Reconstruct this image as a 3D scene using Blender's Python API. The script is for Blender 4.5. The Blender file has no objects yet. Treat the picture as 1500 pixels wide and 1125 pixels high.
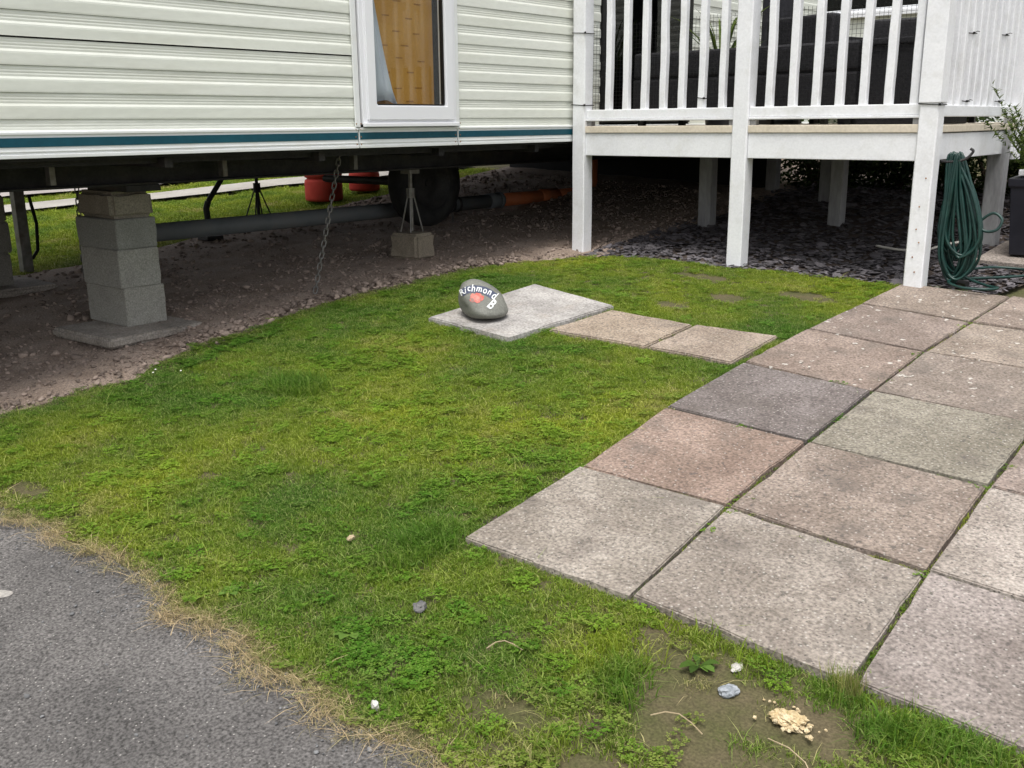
import bpy, bmesh, math, random
from mathutils import Vector, Matrix, noise
from mathutils.geometry import delaunay_2d_cdt
from mathutils.bvhtree import BVHTree
random.seed(7)
R = math.radians
sc = bpy.context.scene
COL = sc.collection

# ---------------------------------------------------------------- camera
cd = bpy.data.cameras.new('camera'); cam = bpy.data.objects.new('camera', cd); COL.objects.link(cam)
cr = Vector((0.75631304, 0.65415193, -0.00870868)); cu = Vector((-0.1614131, 0.19948867, 0.9665144)); cf = Vector((-0.63398454, 0.72958174, -0.25646458))
cam.matrix_world = Matrix(((cr.x, cu.x, -cf.x, 0), (cr.y, cu.y, -cf.y, 0), (cr.z, cu.z, -cf.z, 1.49976), (0, 0, 0, 1)))
cd.sensor_width = 36; cd.lens = 1438.16 / 1500 * 36; cd.clip_start = .05; cd.clip_end = 500
sc.camera = cam
# ---------------------------------------------------------------- world, sun, exposure
SUN_EL, SUN_AZ = R(70), R(150)          # azimuth measured clockwise from +Y
w = bpy.data.worlds.new('World'); sc.world = w; w.use_nodes = True
nt = w.node_tree; nt.nodes.clear()
sk = nt.nodes.new('ShaderNodeTexSky'); sk.sky_type = 'NISHITA'; sk.sun_disc = False
sk.sun_elevation = SUN_EL; sk.sun_rotation = SUN_AZ; sk.air_density = 1.0; sk.dust_density = 4.0; sk.ozone_density = 1.0
hs = nt.nodes.new('ShaderNodeHueSaturation'); hs.inputs['Saturation'].default_value = .22
bg = nt.nodes.new('ShaderNodeBackground'); bg.inputs['Strength'].default_value = .135
wo = nt.nodes.new('ShaderNodeOutputWorld')
nt.links.new(sk.outputs[0], hs.inputs['Color']); nt.links.new(hs.outputs[0], bg.inputs['Color']); nt.links.new(bg.outputs[0], wo.inputs['Surface'])
sl = bpy.data.lights.new('sun', 'SUN'); sl.energy = 1.5; sl.angle = R(28); sl.color = (1, .965, .91)
so = bpy.data.objects.new('sun', sl); COL.objects.link(so)
sd = Vector((math.sin(SUN_AZ) * math.cos(SUN_EL), math.cos(SUN_AZ) * math.cos(SUN_EL), math.sin(SUN_EL)))
so.rotation_euler = sd.to_track_quat('Z', 'Y').to_euler(); so.location = (3, -3, 12)
sc.view_settings.view_transform = 'Standard'; sc.view_settings.look = 'None'; sc.view_settings.gamma = 1
sc.view_settings.exposure = .70
sc.cycles.use_denoising = True
sc.cycles.max_bounces = 5; sc.cycles.diffuse_bounces = 3; sc.cycles.transparent_max_bounces = 12

# ---------------------------------------------------------------- terrain height
def S(x, a, b):
    t = max(0, min(1, (x - a) / (b - a))); return t * t * (3 - 2 * t)
def soft(v, lim, k):                      # slope dies away beyond lim
    return v if v < lim else lim + k * (1 - math.exp(-(v - lim) / k))
def h(x, y):
    yy = soft(y, 8, 4); yy = -soft(-yy, 1.5, 4)
    xx = -soft(-x, 11, 4); xx = soft(xx, 1, 3)
    return -0.03879 * xx + 0.09868 * yy - .045 * S(y, 4.2, 5.6) * S(-x, 3.0, 4.3)
NV = noise.noise
def fb(x, y, s, seed=0):
    return NV((x * s + seed * 7.3, y * s - seed * 3.1, seed * 1.7)) * .65 + NV((x * s * 2.3 + seed, y * s * 2.3, seed + 4.)) * .35

# ---------------------------------------------------------------- materials
MATS = {}
def mat(name, col, col2=None, scale=8., rough=.8, bump=0., bscale=60., fine=.0, fscale=200., metal=0., spec=.3, stretch=(1, 1, 1), tint=False, rnd=0., mixlo=.35, mixhi=.65, dirt=None, dirt_amt=.5, dscale=3., coord='Object'):
    m = bpy.data.materials.new(name); MATS[name] = m; m.use_nodes = True
    t = m.node_tree; N = t.nodes; L = t.links; b = N['Principled BSDF']
    b.inputs['Roughness'].default_value = rough; b.inputs['Metallic'].default_value = metal; b.inputs['Specular IOR Level'].default_value = spec
    tc = N.new('ShaderNodeTexCoord'); mp = N.new('ShaderNodeMapping'); mp.inputs['Scale'].default_value = stretch
    L.new(tc.outputs[coord], mp.inputs['Vector'])
    oi = N.new('ShaderNodeObjectInfo')
    cmb = N.new('ShaderNodeCombineXYZ')
    ml = N.new('ShaderNodeMath'); ml.operation = 'MULTIPLY'; ml.inputs[1].default_value = 37.; L.new(oi.outputs['Random'], ml.inputs[0])
    for i in range(3): L.new(ml.outputs[0], cmb.inputs[i])
    va = N.new('ShaderNodeVectorMath'); va.operation = 'ADD'; L.new(mp.outputs[0], va.inputs[0]); L.new(cmb.outputs[0], va.inputs[1])
    V = va.outputs[0]
    def noise_(s, d=4., ro=.6):
        n = N.new('ShaderNodeTexNoise'); n.inputs['Scale'].default_value = s; n.inputs['Detail'].default_value = d; n.inputs['Roughness'].default_value = ro
        L.new(V, n.inputs['Vector']); return n.outputs['Fac']
    def rng(src, a, b_, c, d):
        r = N.new('ShaderNodeMapRange'); r.inputs[1].default_value = a; r.inputs[2].default_value = b_; r.inputs[3].default_value = c; r.inputs[4].default_value = d
        L.new(src, r.inputs[0]); return r.outputs[0]
    def mix(f, a, b_, mode='MIX'):
        x = N.new('ShaderNodeMix'); x.data_type = 'RGBA'; x.blend_type = mode
        for s, v in ((x.inputs[0], f), (x.inputs[6], a), (x.inputs[7], b_)):
            if hasattr(v, 'links'): L.new(v, s)
            elif isinstance(v, (int, float)): s.default_value = v
            else: s.default_value = (*v[:3], 1)
        return x.outputs[2]
    c = mix(rng(noise_(scale), mixlo, mixhi, 0, 1), col, col2 or col)
    if dirt: c = mix(rng(noise_(dscale, 6, .7), .5, .72, 0, dirt_amt), c, dirt)
    if tint: c = mix(1., c, oi.outputs['Color'], 'MULTIPLY')
    if rnd:
        rv = rng(oi.outputs['Random'], 0, 1, 1 - rnd, 1 + rnd); cv = N.new('ShaderNodeCombineColor')
        for i in range(3): L.new(rv, cv.inputs[i])
        c = mix(1., c, cv.outputs[0], 'MULTIPLY')
    if fine:
        fv = rng(noise_(fscale, 2., .5), .3, .7, 1 - fine, 1 + fine); cv = N.new('ShaderNodeCombineColor')
        for i in range(3): L.new(fv, cv.inputs[i])
        c = mix(1., c, cv.outputs[0], 'MULTIPLY')
    L.new(c, b.inputs['Base Color'])
    if bump:
        bn = N.new('ShaderNodeBump'); bn.inputs['Strength'].default_value = min(1, bump); bn.inputs['Distance'].default_value = .004 * max(1, bump)
        L.new(noise_(bscale, 5., .6), bn.inputs['Height']); L.new(bn.outputs[0], b.inputs['Normal'])
    return m
mat_ = mat
def add_spots(m, col, scale, thr, amt=1., width=.06, kind='noise', coord='Object'):
    """overlay spots of another colour (lichen, aggregate, rust) on the base colour"""
    t = m.node_tree; N = t.nodes; L = t.links; b = N['Principled BSDF']
    src = b.inputs['Base Color'].links[0].from_socket
    vec = [n for n in N if n.bl_idname == 'ShaderNodeVectorMath'][0].outputs[0]
    if kind == 'noise':
        n = N.new('ShaderNodeTexNoise'); n.inputs['Scale'].default_value = scale; n.inputs['Detail'].default_value = 3; L.new(vec, n.inputs['Vector']); o = n.outputs['Fac']; lo, hi = thr, thr + width
    else:
        n = N.new('ShaderNodeTexVoronoi'); n.inputs['Scale'].default_value = scale; L.new(vec, n.inputs['Vector']); o = n.outputs['Distance']; lo, hi = thr, thr - width
    r = N.new('ShaderNodeMapRange'); r.inputs[1].default_value = lo; r.inputs[2].default_value = hi; r.inputs[3].default_value = 0; r.inputs[4].default_value = amt; L.new(o, r.inputs[0])
    f = r.outputs[0]
    x = N.new('ShaderNodeMix'); x.data_type = 'RGBA'; L.new(f, x.inputs[0]); L.new(src, x.inputs[6]); x.inputs[7].default_value = (*col, 1)
    L.new(x.outputs[2], b.inputs['Base Color']); return m

mat_('soil', (.045, .034, .028), (.08, .062, .052), 6, .95, .9, 40, .35, 150)
mat_('dirt', (.245, .188, .148), (.335, .268, .222), 5, .95, 1.0, 50, .35, 130, dirt=(.13, .093, .073), dirt_amt=.7, dscale=3)
mat_('lawn_soil', (.07, .072, .026), (.105, .085, .048), 7, .95, .8, 60, .3, 150)
mat_('asphalt', (.095, .090, .087), (.14, .132, .127), 2.5, .92, 1.0, 130, .6, 130, dirt=(.06, .057, .056), dirt_amt=.5, dscale=1.5)
add_spots(MATS['asphalt'], (.36, .34, .32), 55, .15, .85, .06, 'vor')
mat_('grit', (.10, .105, .11), (.22, .22, .22), 30, .9, rnd=.4)
mat_('far_road', (.30, .27, .255), (.36, .33, .31), 3, .9, .4, 100, .1, 100)
mat_('kerb', (.30, .28, .255), (.38, .36, .33), 3, .9, .4, 100, .1, 100)
mat_('slab', (.225, .192, .166), (.335, .292, .26), 3.2, .92, 1.0, 110, .40, 95, tint=True, dirt=(.17, .138, .12), dirt_amt=.75, dscale=7)
add_spots(MATS['slab'], (.13, .112, .098), 5, .55, .5, .14); add_spots(MATS['slab'], (.085, .075, .07), 62, .23, .8, .10, 'vor'); add_spots(MATS['slab'], (.10, .088, .08), 38, .645, .7, .04)
add_spots(MATS['slab'], (.50, .47, .43), 48, .20, .65, .09, 'vor')
mat_('slab_lichen', (.225, .192, .166), (.335, .292, .26), 3.2, .92, 1.0, 110, .40, 95, tint=True, dirt=(.17, .138, .12), dirt_amt=.75, dscale=7)
add_spots(MATS['slab_lichen'], (.13, .112, .098), 5, .55, .5, .14); add_spots(MATS['slab_lichen'], (.085, .075, .07), 62, .23, .8, .10, 'vor'); add_spots(MATS['slab_lichen'], (.10, .088, .08), 38, .645, .7, .04)
add_spots(MATS['slab_lichen'], (.60, .575, .53), 27, .665, .85, .03)
mat_('concrete', (.24, .232, .225), (.39, .38, .37), 5, .95, 1.0, 60, .32, 90, tint=True, dirt=(.27, .24, .21), dirt_amt=.6, dscale=7)
mat_('block', (.29, .28, .26), (.37, .36, .335), 6, .95, .8, 80, .25, 140, tint=True, dirt=(.17, .163, .14), dirt_amt=.65, dscale=6)
mat_('cream_siding', (.73, .755, .68), (.77, .79, .725), 2, .45, 0, 50, .03, 60, spec=.4, stretch=(1, .3, 1), dirt=(.64, .645, .55), dirt_amt=.5, dscale=3)
mat_('white_trim', (.76, .78, .77), (.80, .82, .82), 3, .5, dirt=(.62, .60, .52), dirt_amt=.45, dscale=6)
mat_('teal', (.004, .062, .092), (.008, .082, .115), 2, .5, fine=.1, fscale=40)
mat_('white_paint', (.80, .81, .835), (.86, .87, .89), 4, .55, .35, 30, .04, 80, dirt=(.68, .68, .66), dirt_amt=.55, dscale=7)
mat_('shaded_weathered_white', (.26, .26, .27), (.40, .40, .41), 8, .7, .5, 30, .1, 80, stretch=(1, 1, .25), dirt=(.30, .30, .29), dirt_amt=.6, dscale=9)  # weathered white, its colour lowered further to stand in for under-deck shade
mat_('deck_board', (.62, .55, .44), (.70, .63, .52), 4, .7, .3, 40, .08, 60)
mat_('upvc', (.80, .81, .84), (.83, .84, .86), 2, .35)
mat_('black_steel', (.018, .018, .02), (.035, .033, .034), 12, .6, .3, 60, .2, 80, dirt=(.06, .045, .035), dirt_amt=.5, dscale=8)
mat_('galv', (.16, .155, .145), (.26, .25, .24), 20, .5, metal=.5, dirt=(.12, .075, .045), dirt_amt=.6, dscale=9)
mat_('underside', (.018, .017, .016), (.03, .028, .026), 6, .9)
mat_('interior', (.10, .095, .09), (.14, .13, .12), 4, .8)
mat_('grey_pipe', (.15, .165, .18), (.20, .215, .23), 5, .5, dirt=(.17, .15, .13), dirt_amt=.4, dscale=5)
mat_('orange_pipe', (.50, .14, .05), (.58, .19, .08), 5, .5, dirt=(.30, .13, .08), dirt_amt=.5, dscale=6)
mat_('rubber', (.012, .012, .013), (.03, .03, .03), 9, .75, .4, 50)
mat_('red_paint', (.42, .035, .025), (.52, .06, .04), 5, .75, .2, 30, dirt=(.36, .08, .06), dirt_amt=.5, dscale=7)
mat_('hose_green', (.004, .027, .023), (.008, .045, .037), 20, .4, spec=.5, dirt=(.025, .07, .055), dirt_amt=.5, dscale=15)
mat_('old_hose', (.42, .40, .36), (.52, .50, .46), 10, .7)
mat_('pot_black', (.012, .012, .018), (.02, .02, .028), 6, .45)
mat_('wicker', (.008, .008, .010), (.018, .017, .02), 60, .6, 1., 90, .3, 120)
mat_('cushion', (.018, .018, .022), (.03, .03, .035), 20, .95, .3, 120)
mat_('plastic_black', (.01, .01, .01), None, 4, .5)
mat_('net_black', (.012, .012, .012), None, 4, .7)
mat_('stone_grey', (.135, .14, .122), (.215, .215, .19), 7, .6, .6, 50, .2, 150, spec=.4, dirt=(.09, .095, .08), dirt_amt=.7, dscale=14)
mat_('shade_black', (.012, .012, .012), (.02, .02, .02), 6, .8)
mat_('wall_core', (.03, .028, .026), None, 4, .9)
mat_('paint_white', (.78, .80, .80), (.70, .72, .74), 30, .5)
add_spots(MATS['paint_white'], (.30, .31, .30), 60, .60, .8, .05)
mat_('paint_navy', (.05, .06, .10), (.08, .09, .14), 30, .5)
mat_('paint_red', (.46, .08, .065), (.62, .20, .16), 25, .5); add_spots(MATS['paint_red'], (.22, .17, .15), 45, .56, .8, .05)
mat_('paint_pink', (.74, .30, .26), (.60, .14, .11), 40, .5)
mat_('pebble', (.18, .135, .11), (.32, .26, .22), 40, .95, rnd=.45)
mat_('slate', (.062, .057, .062), (.15, .138, .148), 25, .7, .4, 60, rnd=.6)
mat_('old_mortar', (.46, .35, .19), (.62, .52, .35), 30, .95, .9, 90, .2, 120)
mat_('pale_stone', (.42, .40, .37), (.54, .52, .49), 20, .9, .5, 80)
mat_('pale_chip', (.30, .28, .26), (.38, .36, .33), 20, .9, .6, 80, .2, 90)
mat_('blue_stone', (.20, .22, .24), (.36, .38, .41), 40, .85, .5, 80, .2, 120)
mat_('dark_stone', (.10, .10, .105), (.16, .155, .15), 20, .9, .6, 80)
mat_('curtain', (.66, .66, .74), (.72, .72, .78), 10, .9)
mat_('cream_curtain', (.66, .66, .60), (.72, .72, .66), 10, .9)
mat_('foam_board', (.56, .26, .05), (.64, .32, .075), 3, .9, .2, 90, .06, 80)
mat_('foam_dash', (.32, .13, .02), (.40, .17, .03), 20, .9)
mat_('rust', (.24, .10, .04), (.35, .19, .09), 30, .9)
mat_('bark', (.06, .042, .03), (.10, .07, .05), 20, .9)
mat_('flower', (.80, .78, .70), None, 4, .8)
mat_('twig', (.36, .28, .17), (.46, .37, .24), 20, .9)

def leaf_mat(name, dark, light, straw=None, transl=.35, inst=True, rough=.6):
    m = bpy.data.materials.new(name); MATS[name] = m; m.use_nodes = True
    t = m.node_tree; N = t.nodes; L = t.links; b = N['Principled BSDF']; out = N['Material Output']
    def attr(nm, ty):
        a = N.new('ShaderNodeAttribute'); a.attribute_name = nm; a.attribute_type = ty; return a
    def mix(f, a, b_, mode='MIX'):
        x = N.new('ShaderNodeMix'); x.data_type = 'RGBA'; x.blend_type = mode
        for s, v in ((x.inputs[0], f), (x.inputs[6], a), (x.inputs[7], b_)):
            if hasattr(v, 'links'): L.new(v, s)
            elif isinstance(v, (int, float)): s.default_value = v
            else: s.default_value = (*v[:3], 1)
        return x.outputs[2]
    v = attr('v', 'GEOMETRY')
    if inst:
        c = mix(attr('tint', 'INSTANCER').outputs['Fac'], dark, light)
    else:
        c = mix(v.outputs['Fac'], dark, light)
    if straw: 
        ds = N.new('ShaderNodeMath'); ds.operation = 'ADD'; L.new(attr('dry', 'INSTANCER').outputs['Fac'], ds.inputs[0])
        d2 = N.new('ShaderNodeMath'); d2.operation = 'MULTIPLY_ADD'; d2.inputs[1].default_value = .5; d2.inputs[2].default_value = -.25; L.new(v.outputs['Fac'], d2.inputs[0]); L.new(d2.outputs[0], ds.inputs[1])
        ds.use_clamp = True
        c = mix(ds.outputs[0], c, straw)
    r = N.new('ShaderNodeMapRange'); r.inputs[3].default_value = .62; r.inputs[4].default_value = 1.4; L.new(v.outputs['Fac'], r.inputs[0])
    cc = N.new('ShaderNodeCombineColor')
    for i in range(3): L.new(r.outputs[0], cc.inputs[i])
    c = mix(1., c, cc.outputs[0], 'MULTIPLY')
    L.new(c, b.inputs['Base Color']); b.inputs['Roughness'].default_value = rough; b.inputs['Specular IOR Level'].default_value = .12
    tr = N.new('ShaderNodeBsdfTranslucent'); L.new(c, tr.inputs['Color'])
    ms = N.new('ShaderNodeMixShader'); ms.inputs[0].default_value = transl
    L.new(b.outputs[0], ms.inputs[1]); L.new(tr.outputs[0], ms.inputs[2]); L.new(ms.outputs[0], out.inputs['Surface'])
    return m
leaf_mat('grass', (.098, .22, .026), (.325, .40, .030), (.46, .36, .22))
leaf_mat('clover', (.085, .215, .02), (.22, .345, .03), (.30, .24, .10))
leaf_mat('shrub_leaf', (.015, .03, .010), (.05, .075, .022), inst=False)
leaf_mat('rosemary', (.035, .065, .015), (.11, .15, .03), inst=False)
leaf_mat('weed_leaf', (.06, .12, .02), (.11, .19, .035), inst=False)

def glass_mat(name, tintc=(.9, .93, .93), refl=1.0):
    m = bpy.data.materials.new(name); MATS[name] = m; m.use_nodes = True
    t = m.node_tree; N = t.nodes; L = t.links; N.remove(N['Principled BSDF']); out = N['Material Output']
    tr = N.new('ShaderNodeBsdfTransparent'); tr.inputs[0].default_value = (*tintc, 1)
    gl = N.new('ShaderNodeBsdfGlossy'); gl.inputs['Roughness'].default_value = .02
    lw = N.new('ShaderNodeLayerWeight'); lw.inputs['Blend'].default_value = .5
    pw = N.new('ShaderNodeMath'); pw.operation = 'POWER'; pw.inputs[1].default_value = 5; L.new(lw.outputs['Facing'], pw.inputs[0])
    fr = N.new('ShaderNodeMapRange'); fr.inputs[3].default_value = .04; fr.inputs[4].default_value = 1.; L.new(pw.outputs[0], fr.inputs[0])
    ms = N.new('ShaderNodeMixShader'); L.new(fr.outputs[0], ms.inputs[0]); L.new(tr.outputs[0], ms.inputs[1]); L.new(gl.outputs[0], ms.inputs[2]); L.new(ms.outputs[0], out.inputs['Surface'])
glass_mat('glass'); glass_mat('dark_glass', (.22, .23, .24))

# ---------------------------------------------------------------- mesh helpers
class MB:
    def __init__(s): s.v = []; s.f = []; s.at = []
    def add(s, vs, fs):
        o = len(s.v); s.v += [tuple(q) for q in vs]; s.f += [tuple(i + o for i in f) for f in fs]; return s
    def box(s, x0, x1, y0, y1, z0, z1, M=None):
        vs = [Vector(q) for q in ((x0, y0, z0), (x1, y0, z0), (x1, y1, z0), (x0, y1, z0), (x0, y0, z1), (x1, y0, z1), (x1, y1, z1), (x0, y1, z1))]
        if M: vs = [M @ q for q in vs]
        return s.add(vs, ((3, 2, 1, 0), (4, 5, 6, 7), (0, 1, 5, 4), (1, 2, 6, 5), (2, 3, 7, 6), (3, 0, 4, 7)))
    def tube(s, pts, r, n=8, cap=True, closed=False):
        pts = [Vector(q) for q in pts]; m = len(pts); rr = r if isinstance(r, (list, tuple)) else [r] * m
        o = len(s.v); nrm = None
        for i, q in enumerate(pts):
            a = pts[i - 1] if (i or closed) else q; b = pts[(i + 1) % m] if (i < m - 1 or closed) else q
            d = (b - a).normalized() if (b - a).length > 1e-9 else Vector((0, 0, 1))
            if nrm is None: nrm = d.orthogonal().normalized()
            nrm = (nrm - d * nrm.dot(d)); nrm = nrm.normalized() if nrm.length > 1e-6 else d.orthogonal().normalized()
            bn = d.cross(nrm)
            for k in range(n):
                t = 2 * math.pi * k / n; s.v.append(tuple(q + (nrm * math.cos(t) + bn * math.sin(t)) * rr[i]))
        for i in range(m if closed else m - 1):
            j = (i + 1) % m
            for k in range(n):
                k2 = (k + 1) % n; s.f.append((o + i * n + k, o + i * n + k2, o + j * n + k2, o + j * n + k))
        if cap and not closed:
            s.f.append(tuple(o + k for k in range(n - 1, -1, -1))); s.f.append(tuple(o + (m - 1) * n + k for k in range(n)))
        return s
    def lathe(s, prof, n=24, M=None, closed=False):
        o = len(s.v); m = len(prof)
        for r_, z in prof:
            for k in range(n):
                t = 2 * math.pi * k / n; q = Vector((r_ * math.cos(t), r_ * math.sin(t), z)); s.v.append(tuple(M @ q if M else q))
        for i in range(m if closed else m - 1):
            j = (i + 1) % m
            for k in range(n):
                k2 = (k + 1) % n; s.f.append((o + i * n + k, o + i * n + k2, o + j * n + k2, o + j * n + k))
        return s
    def mesh(s, name, mt, smooth=False, bevel=0., seg=2):
        me = bpy.data.meshes.new(name); me.from_pydata(s.v, [], s.f); me.update()
        if bevel:
            bm = bmesh.new(); bm.from_mesh(me)
            bmesh.ops.bevel(bm, geom=[e for e in bm.edges if len(e.link_faces) == 2 and e.calc_face_angle(0) > .5], offset=bevel, segments=seg, affect='EDGES', profile=.6)
            bm.to_mesh(me); bm.free()
        if smooth: me.shade_smooth()
        me.materials.append(MATS[mt]); return me
    def obj(s, name, mt, parent=None, smooth=False, bevel=0., seg=2, loc=None):
        return link(name, s.mesh(name, mt, smooth, bevel, seg), parent, loc)
def link(name, me, parent=None, loc=None, rot=None):
    o = bpy.data.objects.new(name, me); COL.objects.link(o)
    if parent: o.parent = parent
    if loc is not None: o.location = loc
    if rot is not None: o.rotation_euler = rot
    return o
def tag(o, label, cat, group=None, kind=None):
    if label: o['label'] = label
    if cat: o['category'] = cat
    if group: o['group'] = group
    if kind: o['kind'] = kind
    return o
def empty(name, loc, label, cat, group=None, rz=0):
    o = link(name, None, None, loc, (0, 0, rz)); o.empty_display_size = .1
    return tag(o, label, cat, group)
def box_o(name, mt, parent, x0, x1, y0, y1, z0, z1, bevel=.003, **k):
    """box object whose origin is the box centre"""
    c = Vector(((x0 + x1) / 2, (y0 + y1) / 2, (z0 + z1) / 2)); a, b, d = (x1 - x0) / 2, (y1 - y0) / 2, (z1 - z0) / 2
    o = MB().box(-a, a, -b, b, -d, d).obj(name, mt, parent, bevel=bevel, **k); o.location = c - (parent.location if parent else Vector()); return o
def roughen(me, amp, s, seed=0.):
    for v in me.vertices:
        v.co += v.normal * NV((v.co.x * s + seed, v.co.y * s, v.co.z * s)) * amp
def inside(poly, x, y):
    c = False; n = len(poly)
    for i in range(n):
        (x1, y1), (x2, y2) = poly[i], poly[i - 1]
        if (y1 > y) != (y2 > y) and x < (x2 - x1) * (y - y1) / (y2 - y1) + x1: c = not c
    return c
def jitter(poly, step=.06, amp=.02, seed=0, skip=()):
    out = []
    for i in range(len(poly)):
        a = Vector(poly[i]); b = Vector(poly[(i + 1) % len(poly)]); d = b - a; n = max(1, int(d.length / step)); q = Vector((-d.y, d.x)).normalized()
        for k in range(n):
            p = a + d * k / n
            am = 0 if i in skip else amp
            out.append(tuple(p + q * am * NV((p.x * 5 + seed, p.y * 5, seed)) * 1.6))
    return out
def sheet(name, poly, dz, step, mt, bump=0., bs=3., kind='structure', dip=None):
    xs = [p[0] for p in poly]; ys = [p[1] for p in poly]; pts = [Vector(p) for p in poly]; n = len(pts)
    x = min(xs) + step / 2
    while x < max(xs):
        y = min(ys) + step / 2
        while y < max(ys):
            qx, qy = x + random.uniform(-.3, .3) * step, y + random.uniform(-.3, .3) * step
            if inside(poly, qx, qy): pts.append(Vector((qx, qy)))
            y += step
        x += step
    vo, _, fo, *_r = delaunay_2d_cdt(pts, [], [list(range(n))], 1, 1e-5)
    vs = [(p.x, p.y, h(p.x, p.y) + dz + (bump * fb(p.x, p.y, bs, 2) if bump else 0)) for p in vo]
    if dip: vs = [(x, y, z + dip(x, y)) for x, y, z in vs]
    m = MB(); m.add(vs, [f for f in fo])
    o = m.obj(name, mt, smooth=True); 
    me = o.data
    bm = bmesh.new(); bm.from_mesh(me); bmesh.ops.recalc_face_normals(bm, faces=bm.faces)
    if bm.faces and sum(f.normal.z for f in bm.faces) < 0: bmesh.ops.reverse_faces(bm, faces=bm.faces)
    bm.to_mesh(me); bm.free()
    o['kind'] = kind
    return o
def instancer(name, pts, protos, mt_label):
    """pts: (co, rot, scale, idx, tint, dry); protos: meshes. One object, geometry-node instances."""
    col = bpy.data.collections.new(name + '_sources')
    for i, me in enumerate(protos):
        o = bpy.data.objects.new('%s_source_%02d' % (name, i), me); col.objects.link(o)
    me = bpy.data.meshes.new(name); n = len(pts)
    me.vertices.add(n); me.vertices.foreach_set('co', [c for p in pts for c in p[0]])
    for nm, ty, vals, key in (('rot', 'FLOAT_VECTOR', [c for p in pts for c in p[1]], 'vector'), ('scl', 'FLOAT_VECTOR', [c for p in pts for c in (p[2] if isinstance(p[2], tuple) else (p[2],) * 3)], 'vector'), ('idx', 'INT', [p[3] for p in pts], 'value'), ('tint', 'FLOAT', [p[4] for p in pts], 'value'), ('dry', 'FLOAT', [p[5] for p in pts], 'value')):
        me.attributes.new(nm, ty, 'POINT').data.foreach_set(key, vals)
    o = link(name, me); me.materials.append(protos[0].materials[0])
    g = bpy.data.node_groups.new(name, 'GeometryNodeTree'); g.is_modifier = True
    g.interface.new_socket('Geometry', in_out='INPUT', socket_type='NodeSocketGeometry'); g.interface.new_socket('Geometry', in_out='OUTPUT', socket_type='NodeSocketGeometry')
    N = g.nodes; L = g.links; gi = N.new('NodeGroupInput'); go = N.new('NodeGroupOutput')
    ci = N.new('GeometryNodeCollectionInfo'); ci.inputs['Collection'].default_value = col; ci.inputs['Separate Children'].default_value = True; ci.inputs['Reset Children'].default_value = True
    ip = N.new('GeometryNodeInstanceOnPoints'); ip.inputs['Pick Instance'].default_value = True
    mp = N.new('GeometryNodeMeshToPoints')
    def na(nm, ty):
        a = N.new('GeometryNodeInputNamedAttribute'); a.data_type = ty; a.inputs['Name'].default_value = nm; return a.outputs['Attribute']
    L.new(gi.outputs[0], mp.inputs['Mesh']); L.new(mp.outputs[0], ip.inputs['Points']); L.new(ci.outputs[0], ip.inputs['Instance'])
    L.new(na('idx', 'INT'), ip.inputs['Instance Index'])
    er = N.new('FunctionNodeEulerToRotation'); L.new(na('rot', 'FLOAT_VECTOR'), er.inputs[0]); L.new(er.outputs[0], ip.inputs['Rotation'])
    L.new(na('scl', 'FLOAT_VECTOR'), ip.inputs['Scale'])
    L.new(ip.outputs[0], go.inputs[0])
    md = o.modifiers.new('scatter', 'NODES'); md.node_group = g
    o['kind'] = 'stuff'
    return o
def vattr(me, vals):
    me.attributes.new('v', 'FLOAT', 'POINT').data.foreach_set('value', vals)

def dist_seg(p, line):
    d = 9
    for i in range(len(line) - 1):
        a = Vector(line[i]); b = Vector(line[i + 1]); ab = b - a; t = max(0, min(1, (p - a).dot(ab) / max(1e-9, ab.dot(ab)))); d = min(d, (p - a - ab * t).length)
    return d
# ================================================================= SETTING
# --- base ground out to the horizon
gx = sorted(set([-220, -120, -70, -45, -30, -22] + [-18 + i * .5 for i in range(45)] + [5, 6.5, 9, 13, 20, 35, 70, 120, 220]))
gy = sorted(set([-220, -120, -70, -40, -25, -15, -10, -7, -5, -4] + [-3 + i * .5 for i in range(43)] + [20, 23, 27, 35, 50, 80, 130, 220]))
gb = MB(); gb.add([(x, y, h(x, y) - .045) for y in gy for x in gx], [(j * len(gx) + i, j * len(gx) + i + 1, (j + 1) * len(gx) + i + 1, (j + 1) * len(gx) + i) for j in range(len(gy) - 1) for i in range(len(gx) - 1)])
g = gb.obj('ground', 'lawn_soil', smooth=True); g['kind'] = 'structure'

DIRT_EDGE = [(-4.3, 1.25), (-4.33, 1.62), (-4.3, 1.78), (-4.29, 2.0), (-4.24, 2.21), (-4.34, 2.41), (-4.41, 2.68), (-4.41, 2.93), (-4.45, 3.23), (-4.51, 3.51), (-4.43, 3.91), (-4.37, 4.33), (-4.33, 4.66), (-4.2, 4.98), (-4.02, 5.26)]
SLATE_EDGE = [(-3.76, 5.37), (-3.46, 5.41), (-2.95, 5.39), (-2.67, 5.46), (-2.37, 5.46), (-2.15, 5.51), (-1.95, 5.54)]
ROAD_EDGE = [(-4.3, 1.18), (-3.31, 1.19), (-3.17, 1.22), (-2.95, 1.23), (-2.81, 1.26), (-2.65, 1.27), (-2.49, 1.26), (-2.33, 1.21), (-2.19, 1.25), (-2.05, 1.26), (-1.93, 1.21), (-1.81, 1.24), (-1.66, 1.22), (-1.54, 1.23), (-1.46, 1.25), (-1.38, 1.26), (-1.2, 1.24), (0.2, 1.25), (1.8, 1.24)]
dirt_poly = [(-4.0, -2.0), (-4.15, .6)] + DIRT_EDGE + [(-3.85, 5.3), (-3.85, 10.6), (-7.4, 10.6), (-7.05, 5.2), (-6.75, 3.6), (-6.85, 2.8), (-7.2, 2.4), (-7.4, -2.0)]
dirt_poly = jitter(dirt_poly, .08, .03, 3)
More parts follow.
